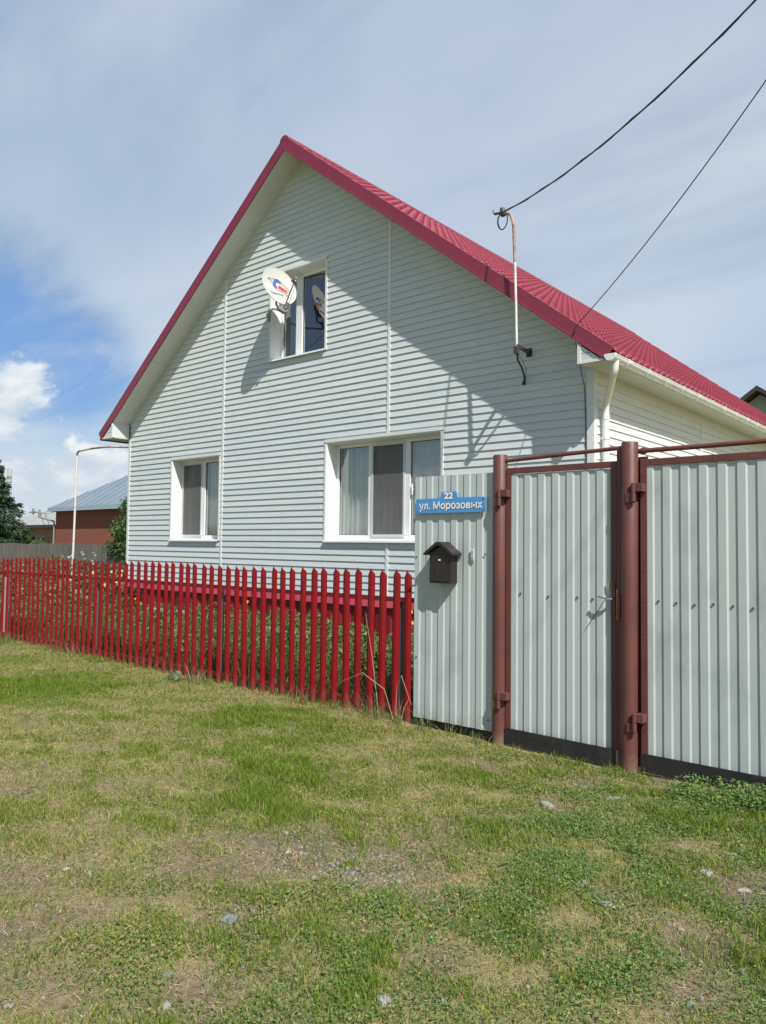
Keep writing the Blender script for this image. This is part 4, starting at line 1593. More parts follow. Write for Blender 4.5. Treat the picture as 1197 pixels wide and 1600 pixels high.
def crown(clumps, per, size, cols, flat=0.3, aspect=0.55, spread=0.3):
    """clumps: list of (x, y, z, r): leaves near each clump's shell"""
    Ps, Ns, Cs = [], [], []
    for cx, cy, cz, r in clumps:
        n = max(8, int(per * r * r * rng.uniform(0.7, 1.3)))
        d = unit(rng.normal(size=(n, 3)))
        rad = r * rng.uniform(0.35, 1.08, n) ** 0.6
        P_ = np.array([cx, cy, cz]) + d * rad[:, None] * np.array([1, 1, 0.8])
        Ns.append(unit(d * 0.7 + rng.normal(size=(n, 3)) * 0.6 + np.array([0, 0, flat])))
        Ps.append(P_)
        base_ = np.array(cols[rng.integers(len(cols))])
        Cs.append(base_ * (1 + rng.uniform(-spread, spread, (n, 1))))
    P_, N_, C_ = np.concatenate(Ps), np.concatenate(Ns), np.concatenate(Cs)
    V_, F_ = leaf_quads(P_, N_, size * rng.uniform(0.6, 1.4, len(P_)), aspect)
    return V_, F_, np.repeat(C_, 4, 0)


def broad_tree(name, x, y, h, rad, base, n_cl, per, size, cols, label, cat, group=None, trunk_r=0.12, seed=1):
    t_ = empty(name, (x, y, 0), label, cat, group)
    rs = np.random.default_rng(seed)
    m_ = MB()
    m_.tube([(x, y, -0.1), (x + 0.03, y, base * 0.6), (x - 0.02, y + 0.03, base), (x, y, h * 0.72)], [trunk_r, trunk_r * 0.85, trunk_r * 0.7, trunk_r * 0.25], 9)
    cl = []
    for i in range(n_cl):
        a = rs.uniform(0, 2 * PI)
        zz = rs.uniform(0, 1)
        rr = rad * (math.sin(PI * (0.12 + 0.80 * zz)) ** 0.7) * rs.uniform(0.25, 1.0)
        c = (x + rr * math.cos(a), y + rr * math.sin(a), base + (h - base) * zz * 0.94, rad * rs.uniform(0.22, 0.40))
        cl.append(c)
        if i % 3 == 0:
            m_.tube([(x, y, base * 0.9 + 0.2 * zz), ((x + c[0]) / 2, (y + c[1]) / 2, (base + c[2]) / 2 + 0.1), c[:3]], [trunk_r * 0.4, trunk_r * 0.22, trunk_r * 0.08], 6)
    m_.build('trunk', bark_m, t_, smooth=True)
    V_, F_, C_ = crown(cl, per, size, cols)
    np_mesh('crown', V_, F_, leaf_m, t_, C_)
    return t_


# ------------------------------------------------------------------ background left
wf = empty('board_fence', (-29, 14, 0), 'weathered grey upright board fence across the yard behind', 'fence')
mb = MB()
x = -40.0
brs = random.Random(5)
while x < -22.6:
    w = brs.uniform(0.11, 0.16)
    mb.box(x, x + w - 0.006, 14 + brs.uniform(-0.008, 0.008), 14.03, 0, 1.485 + brs.uniform(-0.025, 0.02))
    x += w
mb.build('boards', wood_m, wf)
for z in (0.35, 1.1):
    mb = MB()
    mb.box(-40, -22.6, 14.031, 14.08, z, z + 0.09)
    mb.build('rail', wood_m, wf)

bh = empty('brick_house', (-35, 25, 0), 'red brick house with grey blue hipped roof beyond the board fence', 'house')
mb = MB()
mb.box(-44.45, -26, 22, 34, 0, 3.62)
mb.build('wall', brick_m, bh)
mb = MB()
ov = 0.40
ox = 0.18
a, b2, c, d = (-44.45 - ox, 22 - ov, 3.60), (-25.2, 22 - ov, 3.60), (-25.2, 34.8, 3.60), (-44.45 - ox, 34.8, 3.60)
e, f_ = (-38.0, 28.2, 7.75), (-31.5, 28.2, 7.75)
mb.add([a, b2, c, d, e, f_], [(0, 1, 5, 4), (1, 2, 5), (2, 3, 4, 5), (3, 0, 4), (3, 2, 1, 0)])
for i in range(24):                        # standing seams on the slope facing the road
    t0 = i / 24
    x0_ = a[0] + (b2[0] - a[0]) * t0
    zt = min(1.0, max(0.0, (x0_ - a[0]) / (e[0] - a[0]) if x0_ < e[0] else (b2[0] - x0_) / (b2[0] - f_[0]) if x0_ > f_[0] else 1.0))
    mb.tube([(x0_, a[1], 3.625), (x0_, a[1] + (e[1] - a[1]) * zt, 3.625 + 4.15 * zt)], 0.02, 4)
rf_ = mb.build('roof', seam_m, bh)
mb = MB()
mb.box(-44.45 - ox - 0.02, -25.2, 22 - ov - 0.03, 22 - ov - 0.003, 3.38, 3.61)
mb.box(-44.45 - ox - 0.03, -44.45 - ox - 0.003, 22 - ov, 34.8, 3.38, 3.61)
mb.build('fascia', fascia_blue_m, rf_)
mb = MB()
mb.cyl((-45.1, 21.3, 3.5), (-45.1, 21.3, 3.0), 0.07, 8)
mb.tube([(-45.1, 21.3, 3.05), (-44.55, 21.95, 2.8), (-44.55, 21.95, 0)], 0.06, 8)
mb.build('downpipe', pole_m, bh)
for x in (-36.0, -31.5):
    mb = MB()
    mb.box(x - 0.75, x + 0.75, 21.955, 21.985, 1.2, 2.9)
    wv = mb.build('window', dark_m, bh)
    mb = MB()
    for q in ((-0.8, -0.72, 1.15, 2.95), (0.72, 0.8, 1.15, 2.95), (-0.04, 0.04, 1.2, 2.9), (-0.72, 0.72, 2.87, 2.95), (-0.72, 0.72, 1.15, 1.23)):
        mb.box(x + q[0], x + q[1], 21.93, 21.953, q[2], q[3])
    mb.build('frame', upvc_m, wv)

sh = empty('brick_shed', (-62, 31, 0), 'low orange brick shed with pale slate roof left of the brick house', 'shed')
mb = MB()
mb.box(-70.0, -56.0, 30, 36, 0, 2.95)
mb.build('wall', brick2_m, sh)
mb = MB()
mb.prism([(-71, 29.5, 2.98), (-71, 33, 4.15), (-71, 36.6, 2.98), (-71, 36.6, 2.85), (-71, 33, 4.0), (-71, 29.5, 2.85)], (16, 0, 0))
mb.build('roof', slate_m, sh)
mb = MB()
mb.box(-71.0, -55.0, 29.46, 29.49, 2.74, 2.97)
mb.build('fascia', brown_roof_m, sh)
mb = MB()
mb.box(-60.9, -59.6, 29.95, 29.98, 1.6, 2.6)
mb.build('window', dark_m, sh)

# spruce
sp = empty('spruce_tree', (-49.3, 20, 0), 'dark green spruce at the left edge behind the board fence', 'tree')
mb = MB()
mb.tube([(-49.3, 20, 0), (-49.3, 20, 4), (-49.3, 20, 7.3)], [0.17, 0.11, 0.02], 8)
srs = np.random.default_rng(9)
Ps, As, Cs = [], [], []
HS = 7.3
for k in range(210):
    zz = 0.5 + (HS - 0.7) * (k / 210.0) ** 0.95
    rl = 3.3 * (1 - zz / HS) ** 0.85 * srs.uniform(0.72, 1.12) + 0.15
    a_ = srs.uniform(0, 2 * PI)
    tip = np.array([-49.3 + rl * math.cos(a_), 20 + rl * math.sin(a_), zz - 0.16 * rl + 0.05])
    st = np.array([-49.3, 20, zz + 0.1])
    mid = (st + tip) / 2 + np.array([0, 0, -0.03 * rl])
    if k % 4 == 0:
        mb.tube([st, mid, tip], [0.03, 0.02, 0.008], 5)
    n = int(42 + 70 * rl)
    u = srs.uniform(0.12, 1.0, n) ** 0.8
    pp = st * (1 - u)[:, None] + tip * u[:, None]
    pp[:, 2] += -0.25 * rl * u * (1 - u)
    lat = srs.normal(size=(n, 3)) * np.stack([0.17 * (1.25 - u), 0.17 * (1.25 - u), 0.09 * np.ones(n)], 1)
    pp = pp + lat
    out_ = unit((tip - st)[None] * 0.5 + lat * 3.5 + np.array([0, 0, -0.25]) + 0.15 * srs.normal(size=(n, 3)))
    Ps.append(pp)
    As.append(out_)
    Cs.append(np.array([0.045, 0.085, 0.040])[None] * srs.uniform(0.6, 1.55, (n, 1)) * np.array([1, 1, 1.05]))
P_, A_, C_ = np.concatenate(Ps), np.concatenate(As), np.concatenate(Cs)
V_, F_ = leaf_quads(P_, unit(srs.normal(size=(len(P_), 3)) + np.array([0, 0, 0.8])), srs.uniform(0.16, 0.34, len(P_)), 0.26, axis=A_)
mb.build('trunk', bark_m, sp)
np_mesh('crown', V_, F_, needle_m, sp, np.repeat(C_, 4, 0))

GREENS = [(0.085, 0.150, 0.040), (0.115, 0.185, 0.052), (0.065, 0.120, 0.034), (0.135, 0.195, 0.062)]
DARKG = [(0.035, 0.062, 0.026), (0.048, 0.075, 0.030), (0.06, 0.085, 0.035)]
broad_tree('apple_tree', -22.75, 14.7, 3.25, 1.6, 0.3, 44, 2000, 0.10, GREENS, 'leafy green apple tree against the left corner of the white house', 'tree', seed=4)
for i, (x, y, h, r, lab) in enumerate(((-57.2, 26, 2.55, 1.7, 'round dark bush touching the corner of the red brick house'),
                                       (-60.4, 26.5, 2.6, 1.6, 'mid green bush in front of the orange brick shed'),
                                       (-50.2, 22.8, 2.0, 1.3, 'low bush between the spruce and the dark bushes'))):
    broad_tree('garden_bush', x, y, h, r, 0.1, 26, 800, 0.17, DARKG if i == 0 else GREENS[:3], lab, 'bush', 'bushes behind the board fence', 0.06, 20 + i)

# far poles
lt = empty('lattice_mast', (-139, 60, 0), 'thin lattice mast on the skyline beside the spruce', 'mast')
mb = MB()
for q in range(14):
    z0_, z1_ = q * 1.05, (q + 1) * 1.05
    for s1, s2 in ((-0.3, -0.3), (0.3, -0.3), (0.3, 0.3), (-0.3, 0.3)):
        mb.cyl((-139 + s1, 60 + s2, z0_), (-139 + s1, 60 + s2, z1_), 0.035, 5)
    mb.cyl((-139.35, 59.65, z0_), (-138.65, 59.65, z1_), 0.022, 5)
    mb.cyl((-138.65, 60.35, z0_), (-139.35, 60.35, z1_), 0.022, 5)
mb.box(-139.35, -138.65, 59.7, 60.3, 12.8, 13.3)
mb.build('lattice', pole_m, lt)
up = empty('utility_pole', (-97, 45, 0), 'distant utility pole with crossarm above the slate roofed shed', 'utility pole')
mb = MB()
mb.cyl((-97, 45, 0), (-97, 45, 5.85), 0.16, 8)
mb.build('pole', pole_m, up, smooth=True)
mb = MB()
mb.box(-97.9, -96.1, 44.9, 45.1, 5.3, 5.45)
mb.build('crossarm', pole_m, up)
mb = MB()
for dz_, y2 in ((5.5, 0), (5.45, 0.4)):
    mb.tube([(-97 + (-44.6 + 97) * s, 45 + (22 - 45) * s + y2, dz_ - 1.9 * s - 1.1 * s * (1 - s)) for s in np.linspace(0, 1, 14)], 0.022, 4)
tag(mb.build('service_wire', cable_m), 'thin sagging wires from the distant pole to the brick house', 'wire')

# ------------------------------------------------------------------ neighbour on the right, behind the roof
nh = empty('neighbour_house', (-7.2, 30, 0), 'house gable with dark brown roof peeping over the red roof at right', 'house')
mb = MB()
ap = (-7.25, 30, 7.28)
mb.prism([(-11.5, 30, 0), (-3.0, 30, 0), (-3.0, 30, 4.2), ap, (-11.5, 30, 4.2)], (0, 9, 0))
mb.build('wall', olive_wall_m, nh)
mb = MB()
mb.prism([(-7.25, 29.5, 7.52), (-2.4, 29.5, 4.0), (-2.4, 29.5, 3.82), (-7.25, 29.5, 7.34), (-12.1, 29.5, 3.82), (-12.1, 29.5, 4.0)], (0, 10, 0))
mb.build('roof', brown_roof_m, nh)

# ------------------------------------------------------------------ garden behind the pickets
def stems(P, H, lean, width, cols, spread=0.25):
    """blades: base P, height H, lean vector (n,2) -> 5-vert curved blades as two quads collapsing to a tip"""
    n = len(P)
    a_ = rng.uniform(0, 2 * PI, n)
    sx, sy = np.cos(a_) * width, np.sin(a_) * width
    V_ = np.zeros((n, 5, 3))
    lx, ly = lean[:, 0], lean[:, 1]
    V_[:, 0] = P + np.stack([-sx, -sy, np.zeros(n)], 1)
    V_[:, 1] = P + np.stack([sx, sy, np.zeros(n)], 1)
    mid_ = P + np.stack([lx * 0.35, ly * 0.35, H * 0.58], 1)
    V_[:, 2] = mid_ + np.stack([sx, sy, np.zeros(n)], 1) * 0.8
    V_[:, 3] = mid_ - np.stack([sx, sy, np.zeros(n)], 1) * 0.8
    V_[:, 4] = P + np.stack([lx, ly, H], 1)
    k = np.arange(n)[:, None] * 5
    T_ = np.concatenate([k + np.array([[0, 1, 2]]), k + np.array([[0, 2, 3]]), k + np.array([[3, 2, 4]])], 0)
    C_ = np.repeat(cols, 5, 0)
    C_ = C_.reshape(n, 5, 3)
    return V_.reshape(-1, 3), T_, C_.reshape(-1, 3)


def garden():
    Vs, Fs, Cs = [], [], []
    o = 0
    # leafy bed in front of the house wall
    n = 42000
    X = rng.uniform(-13.6, -4.1, n)
    Y = rng.uniform(5.55, 8.2, n)
    top = 0.40 + 0.13 * lump(X, Y, 1.7, 4, 5) + 0.10 * lump(X, Y, 5, 4, 6) + 0.16 * np.clip((8.0 - Y) / 2.5, 0, 1) * np.clip((X + 9) / 4, 0, 1)
    top = np.clip(top, 0.12, 0.8)
    Z = top * rng.uniform(0, 1, n) ** 0.55
    keep = lump(X, Y, 3.2, 5, 8) > -0.75
    P_ = np.stack([X, Y, Z], 1)[keep]
    N_ = unit(rng.normal(size=(len(P_), 3)) * 0.9 + np.array([0, -0.2, 0.45]))
    V_, F_ = leaf_quads(P_, N_, rng.uniform(0.03, 0.08, len(P_)), 0.38)
    C_ = tints(len(P_), [(0.095, 0.155, 0.040), (0.125, 0.19, 0.050), (0.16, 0.20, 0.062), (0.06, 0.105, 0.032)], 0.3)
    Vs.append(V_); Fs.append(F_ + o); Cs.append(np.repeat(C_, 4, 0)); o += len(V_)
    # rough yard further left: taller stems with small leaves
    n = 26000
    X = rng.uniform(-27, -13.2, n)
    Y = rng.uniform(5.6, 13.4, n)
    top = np.clip(0.85 + 0.22 * lump(X, Y, 0.9, 4, 9) + 0.12 * lump(X, Y, 4, 4, 10), 0.25, 1.25)
    Z = top * rng.uniform(0, 1, n) ** 0.6
    P_ = np.stack([X, Y, Z], 1)
    N_ = unit(rng.normal(size=(n, 3)) * 0.8 + np.array([0, -0.2, 0.6]))
    V_, F_ = leaf_quads(P_, N_, rng.uniform(0.06, 0.14, n), 0.5)
    C_ = tints(n, [(0.085, 0.125, 0.04), (0.13, 0.15, 0.06), (0.17, 0.165, 0.085), (0.055, 0.085, 0.03), (0.20, 0.18, 0.10)], 0.3)
    Vs.append(V_); Fs.append(F_ + o); Cs.append(np.repeat(C_, 4, 0)); o += len(V_)
    tag(np_mesh('garden_foliage', np.concatenate(Vs), np.concatenate(Fs), leaf_m, None, np.concatenate(Cs), kind='stuff'),
        'dense leafy garden bed growing behind the red pickets', 'plants')
    # tall garden grass close behind the pickets
    n = 9000
    X = rng.uniform(-13.8, -4.1, n)
    Y = rng.uniform(5.32, 6.3, n)
    P_ = np.stack([X, Y, np.zeros(n)], 1)
    H = rng.uniform(0.18, 0.55, n) * (0.75 + 0.25 * lump(X, Y, 2.0, 4, 4))
    V_, T_, C_ = stems(P_, H, rng.normal(size=(n, 2)) * 0.10, rng.uniform(0.003, 0.006, n), tints(n, [(0.09, 0.14, 0.04), (0.13, 0.165, 0.06), (0.21, 0.19, 0.10)], 0.25))
    tag(np_mesh('garden_grass', V_, T_, grass_m, None, C_, kind='stuff'), 'tall unmown grass close behind the red pickets', 'grass')


garden()


def flower_plant(name, x, y, h, spread, nfl, cols, label, cat, leaf_cols, seed, fl_size=0.045, group=None):
    rs = np.random.default_rng(seed)
    pl = empty(name, (x, y, 0), label, cat, group)
    m_ = MB()
    heads = []
    for i in range(nfl):
        a_ = rs.uniform(0, 2 * PI)
        r_ = spread * rs.uniform(0.1, 1.0)
        tp = (x + r_ * math.cos(a_), y + r_ * math.sin(a_), h * rs.uniform(0.72, 1.0))
        m_.tube([(x + 0.2 * r_ * math.cos(a_), y + 0.2 * r_ * math.sin(a_), 0), ((x * 0.5 + tp[0] * 0.5), (y * 0.5 + tp[1] * 0.5), tp[2] * 0.55), tp], [0.006, 0.005, 0.003], 5)
        heads.append(tp)
    m_.build('stem', material(name + '_stem', (0.09, 0.13, 0.045), 0.6), pl)
    n = int(90 * h * (1 + spread * 4))
    a_ = rs.uniform(0, 2 * PI, n)
    r_ = spread * rs.uniform(0, 1.0, n) ** 0.6
    zz = h * 0.85 * rs.uniform(0.02, 1, n)
    P_ = np.stack([x + r_ * np.cos(a_), y + r_ * np.sin(a_), zz], 1)
    V_, F_ = leaf_quads(P_, unit(rs.normal(size=(n, 3)) * 0.6 + np.array([0, 0, 0.7])), rs.uniform(0.05, 0.12, n), 0.5)
    np_mesh('leaves', V_, F_, leaf_m, pl, np.repeat(tints(n, leaf_cols, 0.3), 4, 0))
    Vs, Fs, Cs = [], [], []
    o = 0
    for tp in heads:
        k = 12
        aa = np.linspace(0, 2 * PI, k, endpoint=False)
        tilt = unit(np.array([[rs.normal() * 0.35 + 0.2, -0.75 + rs.normal() * 0.3, 0.7]]))[0]
        ref = np.cross(tilt, [0, 0, 1.0]); ref /= np.linalg.norm(ref)
        b3 = np.cross(tilt, ref)
        for ring, rr in ((0, 1.0), (1, 0.6)):
            ax = np.cos(aa + ring * 0.2)[:, None] * ref + np.sin(aa + ring * 0.2)[:, None] * b3
            s_ = fl_size * rr * rs.uniform(0.85, 1.15)
            Pp = np.array(tp) + ax * s_ * 0.55 + tilt * 0.008 * ring
            V_, F_ = leaf_quads(Pp, np.repeat(unit((tilt + 0 * ax)), 1, 0) * np.ones((k, 1)) if False else np.tile(tilt, (k, 1)) + 0.15 * ax, np.full(k, s_), 0.55, axis=ax)
            Vs.append(V_); Fs.append(F_ + o); o += len(V_)
            Cs.append(np.repeat(tints(k, cols, 0.15), 4, 0))
    np_mesh('flowers', np.concatenate(Vs), np.concatenate(Fs), flower_m, pl, np.concatenate(Cs))
    return pl


YEL = [(0.75, 0.52, 0.03), (0.78, 0.60, 0.06), (0.70, 0.42, 0.02)]
ORA = [(0.75, 0.38, 0.02), (0.70, 0.32, 0.02)]
PAL = [(0.78, 0.72, 0.25), (0.75, 0.66, 0.15)]
flower_plant('marigold_plant', -6.0, 7.6, 0.72, 0.16, 7, YEL, 'yellow flowering plant seen through the pickets nearest the grey panel', 'plant', GREENS, 31, 0.032, 'yellow flowers behind the pickets')
flower_plant('marigold_plant', -5.55, 7.7, 0.66, 0.15, 6, YEL, 'second yellow flowering plant from the grey panel in front of the red plinth', 'plant', GREENS, 32, 0.032, 'yellow flowers behind the pickets')
flower_plant('marigold_plant', -9.25, 7.7, 0.66, 0.14, 5, YEL, 'yellow flowering plant just right of the dark fence post under the small window', 'plant', GREENS, 33, 0.036, 'yellow flowers behind the pickets')
flower_plant('marigold_plant', -12.2, 7.6, 0.58, 0.10, 3, ORA, 'small orange flower before the red plinth at the left end of the house', 'plant', GREENS, 34, 0.034, 'yellow flowers behind the pickets')
flower_plant('dahlia_plant', -14.6, 8.6, 0.98, 0.42, 8, PAL, 'bushy plant with pale yellow blooms right of the white gas pipe', 'plant', DARKG, 35, 0.055, 'pale yellow blooms beside the house corner')
flower_plant('dahlia_plant', -15.7, 8.4, 0.92, 0.42, 7, PAL, 'bushy plant with pale yellow blooms touching the white gas pipe', 'plant', DARKG, 36, 0.055, 'pale yellow blooms beside the house corner')
flower_plant('dahlia_plant', -13.6, 7.9, 0.86, 0.30, 5, YEL, 'dark leaved plant with yellow blooms just left of the house corner', 'plant', DARKG, 37, 0.05, 'pale yellow blooms beside the house corner')
flower_plant('sunflower_plant', -18.2, 8.2, 0.66, 0.35, 4, YEL, 'golden flower clump behind the far left pickets', 'plant', GREENS, 38, 0.05)
WHT = [(0.55, 0.56, 0.52), (0.48, 0.50, 0.46)]
flower_plant('white_phlox', -17.4, 9.4, 1.32, 0.5, 12, WHT, 'tall plant with small whitish blooms rising above the pickets at the gas pipe', 'plant', DARKG, 39, 0.035)


def slab(name, x, y, z, sx, sy, sz, rot, label):
    m_ = MB()
    m_.box(-sx, sx, -sy, sy, -0.02, sz)
    o = m_.build(name, stone_pale_m, None, bevel=0.015)
    o.location = (x, y, z)
    o.rotation_euler = (0, 0, rot)
    return tag(o, label, 'block')


slab('concrete_block', -7.9, 7.0, 0.30, 0.16, 0.07, 0.12, 0.2, 'whitish block in the garden behind the middle pickets')
slab('concrete_block', -10.9, 7.3, 0.40, 0.45, 0.06, 0.06, 0.05, 'long pale edging block among leaves under the small window')

# ------------------------------------------------------------------ verge grass
camP = np.array([0.0, 0.0])


def sample(n, xr, yr):
    X = rng.uniform(xr[0], xr[1], n)
    Y = rng.uniform(yr[0], yr[1], n)
    # keep what the picture and a step either side of it could see
    ang = np.degrees(np.arctan2(-X, Y))        # 0 = +y, 90 = -x
    d = np.hypot(X, Y)
    ok = (ang > 40.24 - 62) & (ang < 40.24 + 50) & (d > 0.8) & (rng.uniform(size=n) < np.where((ang < 2) | (ang > 76) | (d < 1.7), 0.55, 1.0))
    return X[ok], Y[ok], d[ok]


def verge():
    X, Y, d = sample(3200000, (-14.2, 2.4), (-0.5, 5.75))
    ok = (Y < 5.13) | ((X < -4.15) & (Y < 5.35))
    X, Y, d = X[ok], Y[ok], d[ok]
    bare = bare_f(X, Y)
    lush = np.clip(field(LUSH, X, Y) + 0.42 * lump(X, Y, 2.6, 7, 4), 0, 1)
    dry = np.clip(field(DRY, X, Y) + 0.42 * lump(X, Y, 3.4, 7, 5) - 0.4 * lush, 0, 1)
    weed = np.clip(field(WEED, X, Y) + 0.30 * lump(X, Y, 4.0, 6, 6), 0, 1)
    tuft = lump(X, Y, 11, 7, 7)
    right = np.clip((X + 2.9) / 1.1, 0, 1) * np.clip(0.9 + 0.5 * lump(X, Y, 3.0, 5, 12), 0.2, 1)
    # ---- blades
    prob = (0.48 + 0.62 * lush + 0.12 * dry) * (1 - 0.70 * bare) * (1 - 0.30 * weed) * np.clip(0.72 + 0.62 * tuft, 0.06, 1.5)
    prob *= np.clip(1.3 - 0.06 * d, 0.55, 1.05)
    k = rng.uniform(size=len(X)) < prob * 0.60
    x, y, dd, lu, dr_2, tf_2, rt = X[k], Y[k], d[k], lush[k], dry[k], tuft[k], right[k]
    n = len(x)
    isdry = rng.uniform(size=n) < np.clip(0.40 + 0.50 * dr_2 - 0.55 * lu - 0.26 * rt, 0.03, 0.93)
    H = np.where(isdry, rng.uniform(0.010, 0.040, n), rng.uniform(0.016, 0.048, n)) * (0.80 + 0.75 * lu + 0.30 * np.clip(tf_2, -1, 1))
    edge = np.exp(-((y - 5.18) / 0.10) ** 2)
    H = H * (1 + 1.3 * edge * rng.uniform(size=n))
    bend = np.where(isdry, 0.9, 0.42)
    ln = rng.normal(size=(n, 2)) * (H * bend)[:, None]
    wd = np.where(isdry, 0.0011, 0.0016) * rng.uniform(0.7, 1.4, n) * np.clip(0.75 + 0.085 * dd, 0.9, 1.7)
    gcol = tints(n, [(0.130, 0.215, 0.018), (0.175, 0.250, 0.024), (0.085, 0.160, 0.016), (0.235, 0.270, 0.038)], 0.26)
    dcol = tints(n, [(0.44, 0.36, 0.150), (0.53, 0.44, 0.195), (0.30, 0.245, 0.11), (0.35, 0.335, 0.10)], 0.24)
    C0 = np.where(isdry[:, None], dcol, gcol)
    P_ = np.stack([x, y, ground_z(x, y) - 0.003], 1)
    V_, T_, C_ = stems(P_, H, ln, wd, C0)
    print('blades', n)
    tag(np_mesh('grass', V_, T_, grass_m, None, C_, kind='stuff'), 'patchy verge grass, part green and part dried to straw', 'grass')
    # ---- low broad-leaved weeds
    prob = np.clip(weed * 0.80 + 0.07 + 0.42 * right, 0, 1) * (1 - 0.85 * bare) * np.clip(0.55 + 0.75 * lump(X, Y, 8.0, 6, 9), 0.0, 1.4)
    k = rng.uniform(size=len(X)) < prob * 0.75
    x, y, dd = X[k], Y[k], d[k]
    n = len(x)
    hg = np.exp(-((y - 5.0) / 0.28) ** 2) * (x > -1.75)
    z = ground_z(x, y) + rng.uniform(0.002, 0.030, n) * (1 + 2.8 * hg)
    N_ = unit(rng.normal(size=(n, 3)) * 0.55 + np.array([0.1, -0.1, 1.0]))
    V_, F_ = leaf_quads(np.stack([x, y, z], 1), N_, rng.uniform(0.007, 0.019, n) * (1 + 0.5 * hg) * np.clip(0.8 + 0.07 * dd, 0.9, 1.4), 0.48)
    left = np.clip((-1.9 - x) / 0.6, 0, 1)
    ca = tints(n, [(0.095, 0.205, 0.034), (0.135, 0.250, 0.042), (0.065, 0.155, 0.036), (0.155, 0.235, 0.080)], 0.25)
    cb = tints(n, [(0.225, 0.255, 0.046), (0.18, 0.24, 0.045), (0.28, 0.23, 0.07), (0.13, 0.20, 0.055)], 0.25)
    pick_b = rng.uniform(size=n) < (0.25 + 0.55 * left)
    C_ = np.where(pick_b[:, None], cb, ca)
    print('weeds', n)
    tag(np_mesh('ground_cover', V_, F_, leaf_m, None, np.repeat(C_, 4, 0), kind='stuff'), 'low small leaved weeds creeping over the verge', 'ground cover')
    # ---- flattened straw
    prob = (0.10 + 0.30 * dry + 0.16 * bare) * (1 - 0.3 * lush)
    k = rng.uniform(size=len(X)) < prob * 0.75
    x, y, dd = X[k], Y[k], d[k]
    n = len(x)
    P_ = np.stack([x, y, ground_z(x, y) + rng.uniform(0.001, 0.010, n)], 1)
    a_ = rng.uniform(0, 2 * PI, n)
    ax = np.stack([np.cos(a_), np.sin(a_), rng.normal(size=n) * 0.25], 1)
    V_, F_ = leaf_quads(P_, unit(rng.normal(size=(n, 3)) * 0.25 + np.array([0, 0, 1.0])), rng.uniform(0.015, 0.06, n), 0.055, axis=ax)
    C_ = tints(n, [(0.42, 0.35, 0.20), (0.34, 0.28, 0.16), (0.22, 0.18, 0.115), (0.48, 0.41, 0.25)], 0.28)
    tag(np_mesh('straw_litter', V_, F_, grass_m, None, np.repeat(C_, 4, 0), kind='stuff'), 'dry straw lying flat on the bare soil', 'straw')
    print('straw', n)


verge()


def ico(sub=1):
    bm = bmesh.new()
    bmesh.ops.create_icosphere(bm, subdivisions=sub, radius=1.0)
    v = np.array([v.co[:] for v in bm.verts])
    bm.verts.index_update()
    f = np.array([[q.index for q in fa.verts] for fa in bm.faces])
    bm.free()
    return v, f


def gravel():
    bv, bf_ = ico(1)
    X, Y, d = sample(26000, (-6, 0.2), (0.8, 5.1))
    bb = field(BARE, X, Y)
    k = rng.uniform(size=len(X)) < 0.02 + 0.34 * bb
    X, Y = X[k], Y[k]
    # the stony patch
    gx_, gy_ = rng.normal(-2.60, 0.24, 900), rng.normal(2.74, 0.13, 900)
    X, Y = np.r_[X, gx_], np.r_[Y, gy_]
    n = len(X)
    s = rng.uniform(0.0025, 0.009, n) * np.where(rng.uniform(size=n) > 0.93, 2.0, 1.0)
    sc = s[:, None] * rng.uniform(0.6, 1.35, (n, 3)) * np.array([1, 1, 0.6])
    jit = 1 + 0.22 * rng.normal(size=(n, len(bv), 1))
    V_ = bv[None] * jit * sc[:, None, :] + np.stack([X, Y, ground_z(X, Y) + s * 0.25], 1)[:, None, :]
    F_ = (bf_[None] + (np.arange(n) * len(bv))[:, None, None]).reshape(-1, 3)
    C_ = tints(n, [(0.24, 0.215, 0.18), (0.20, 0.185, 0.16), (0.28, 0.25, 0.21), (0.16, 0.155, 0.145), (0.22, 0.175, 0.13)], 0.25)
    tag(np_mesh('gravel', V_.reshape(-1, 3), F_, gravel_m, None, np.repeat(C_, len(bv), 0), kind='stuff'), 'small gravel and crumbs of stone on the bare patches', 'gravel')


gravel()

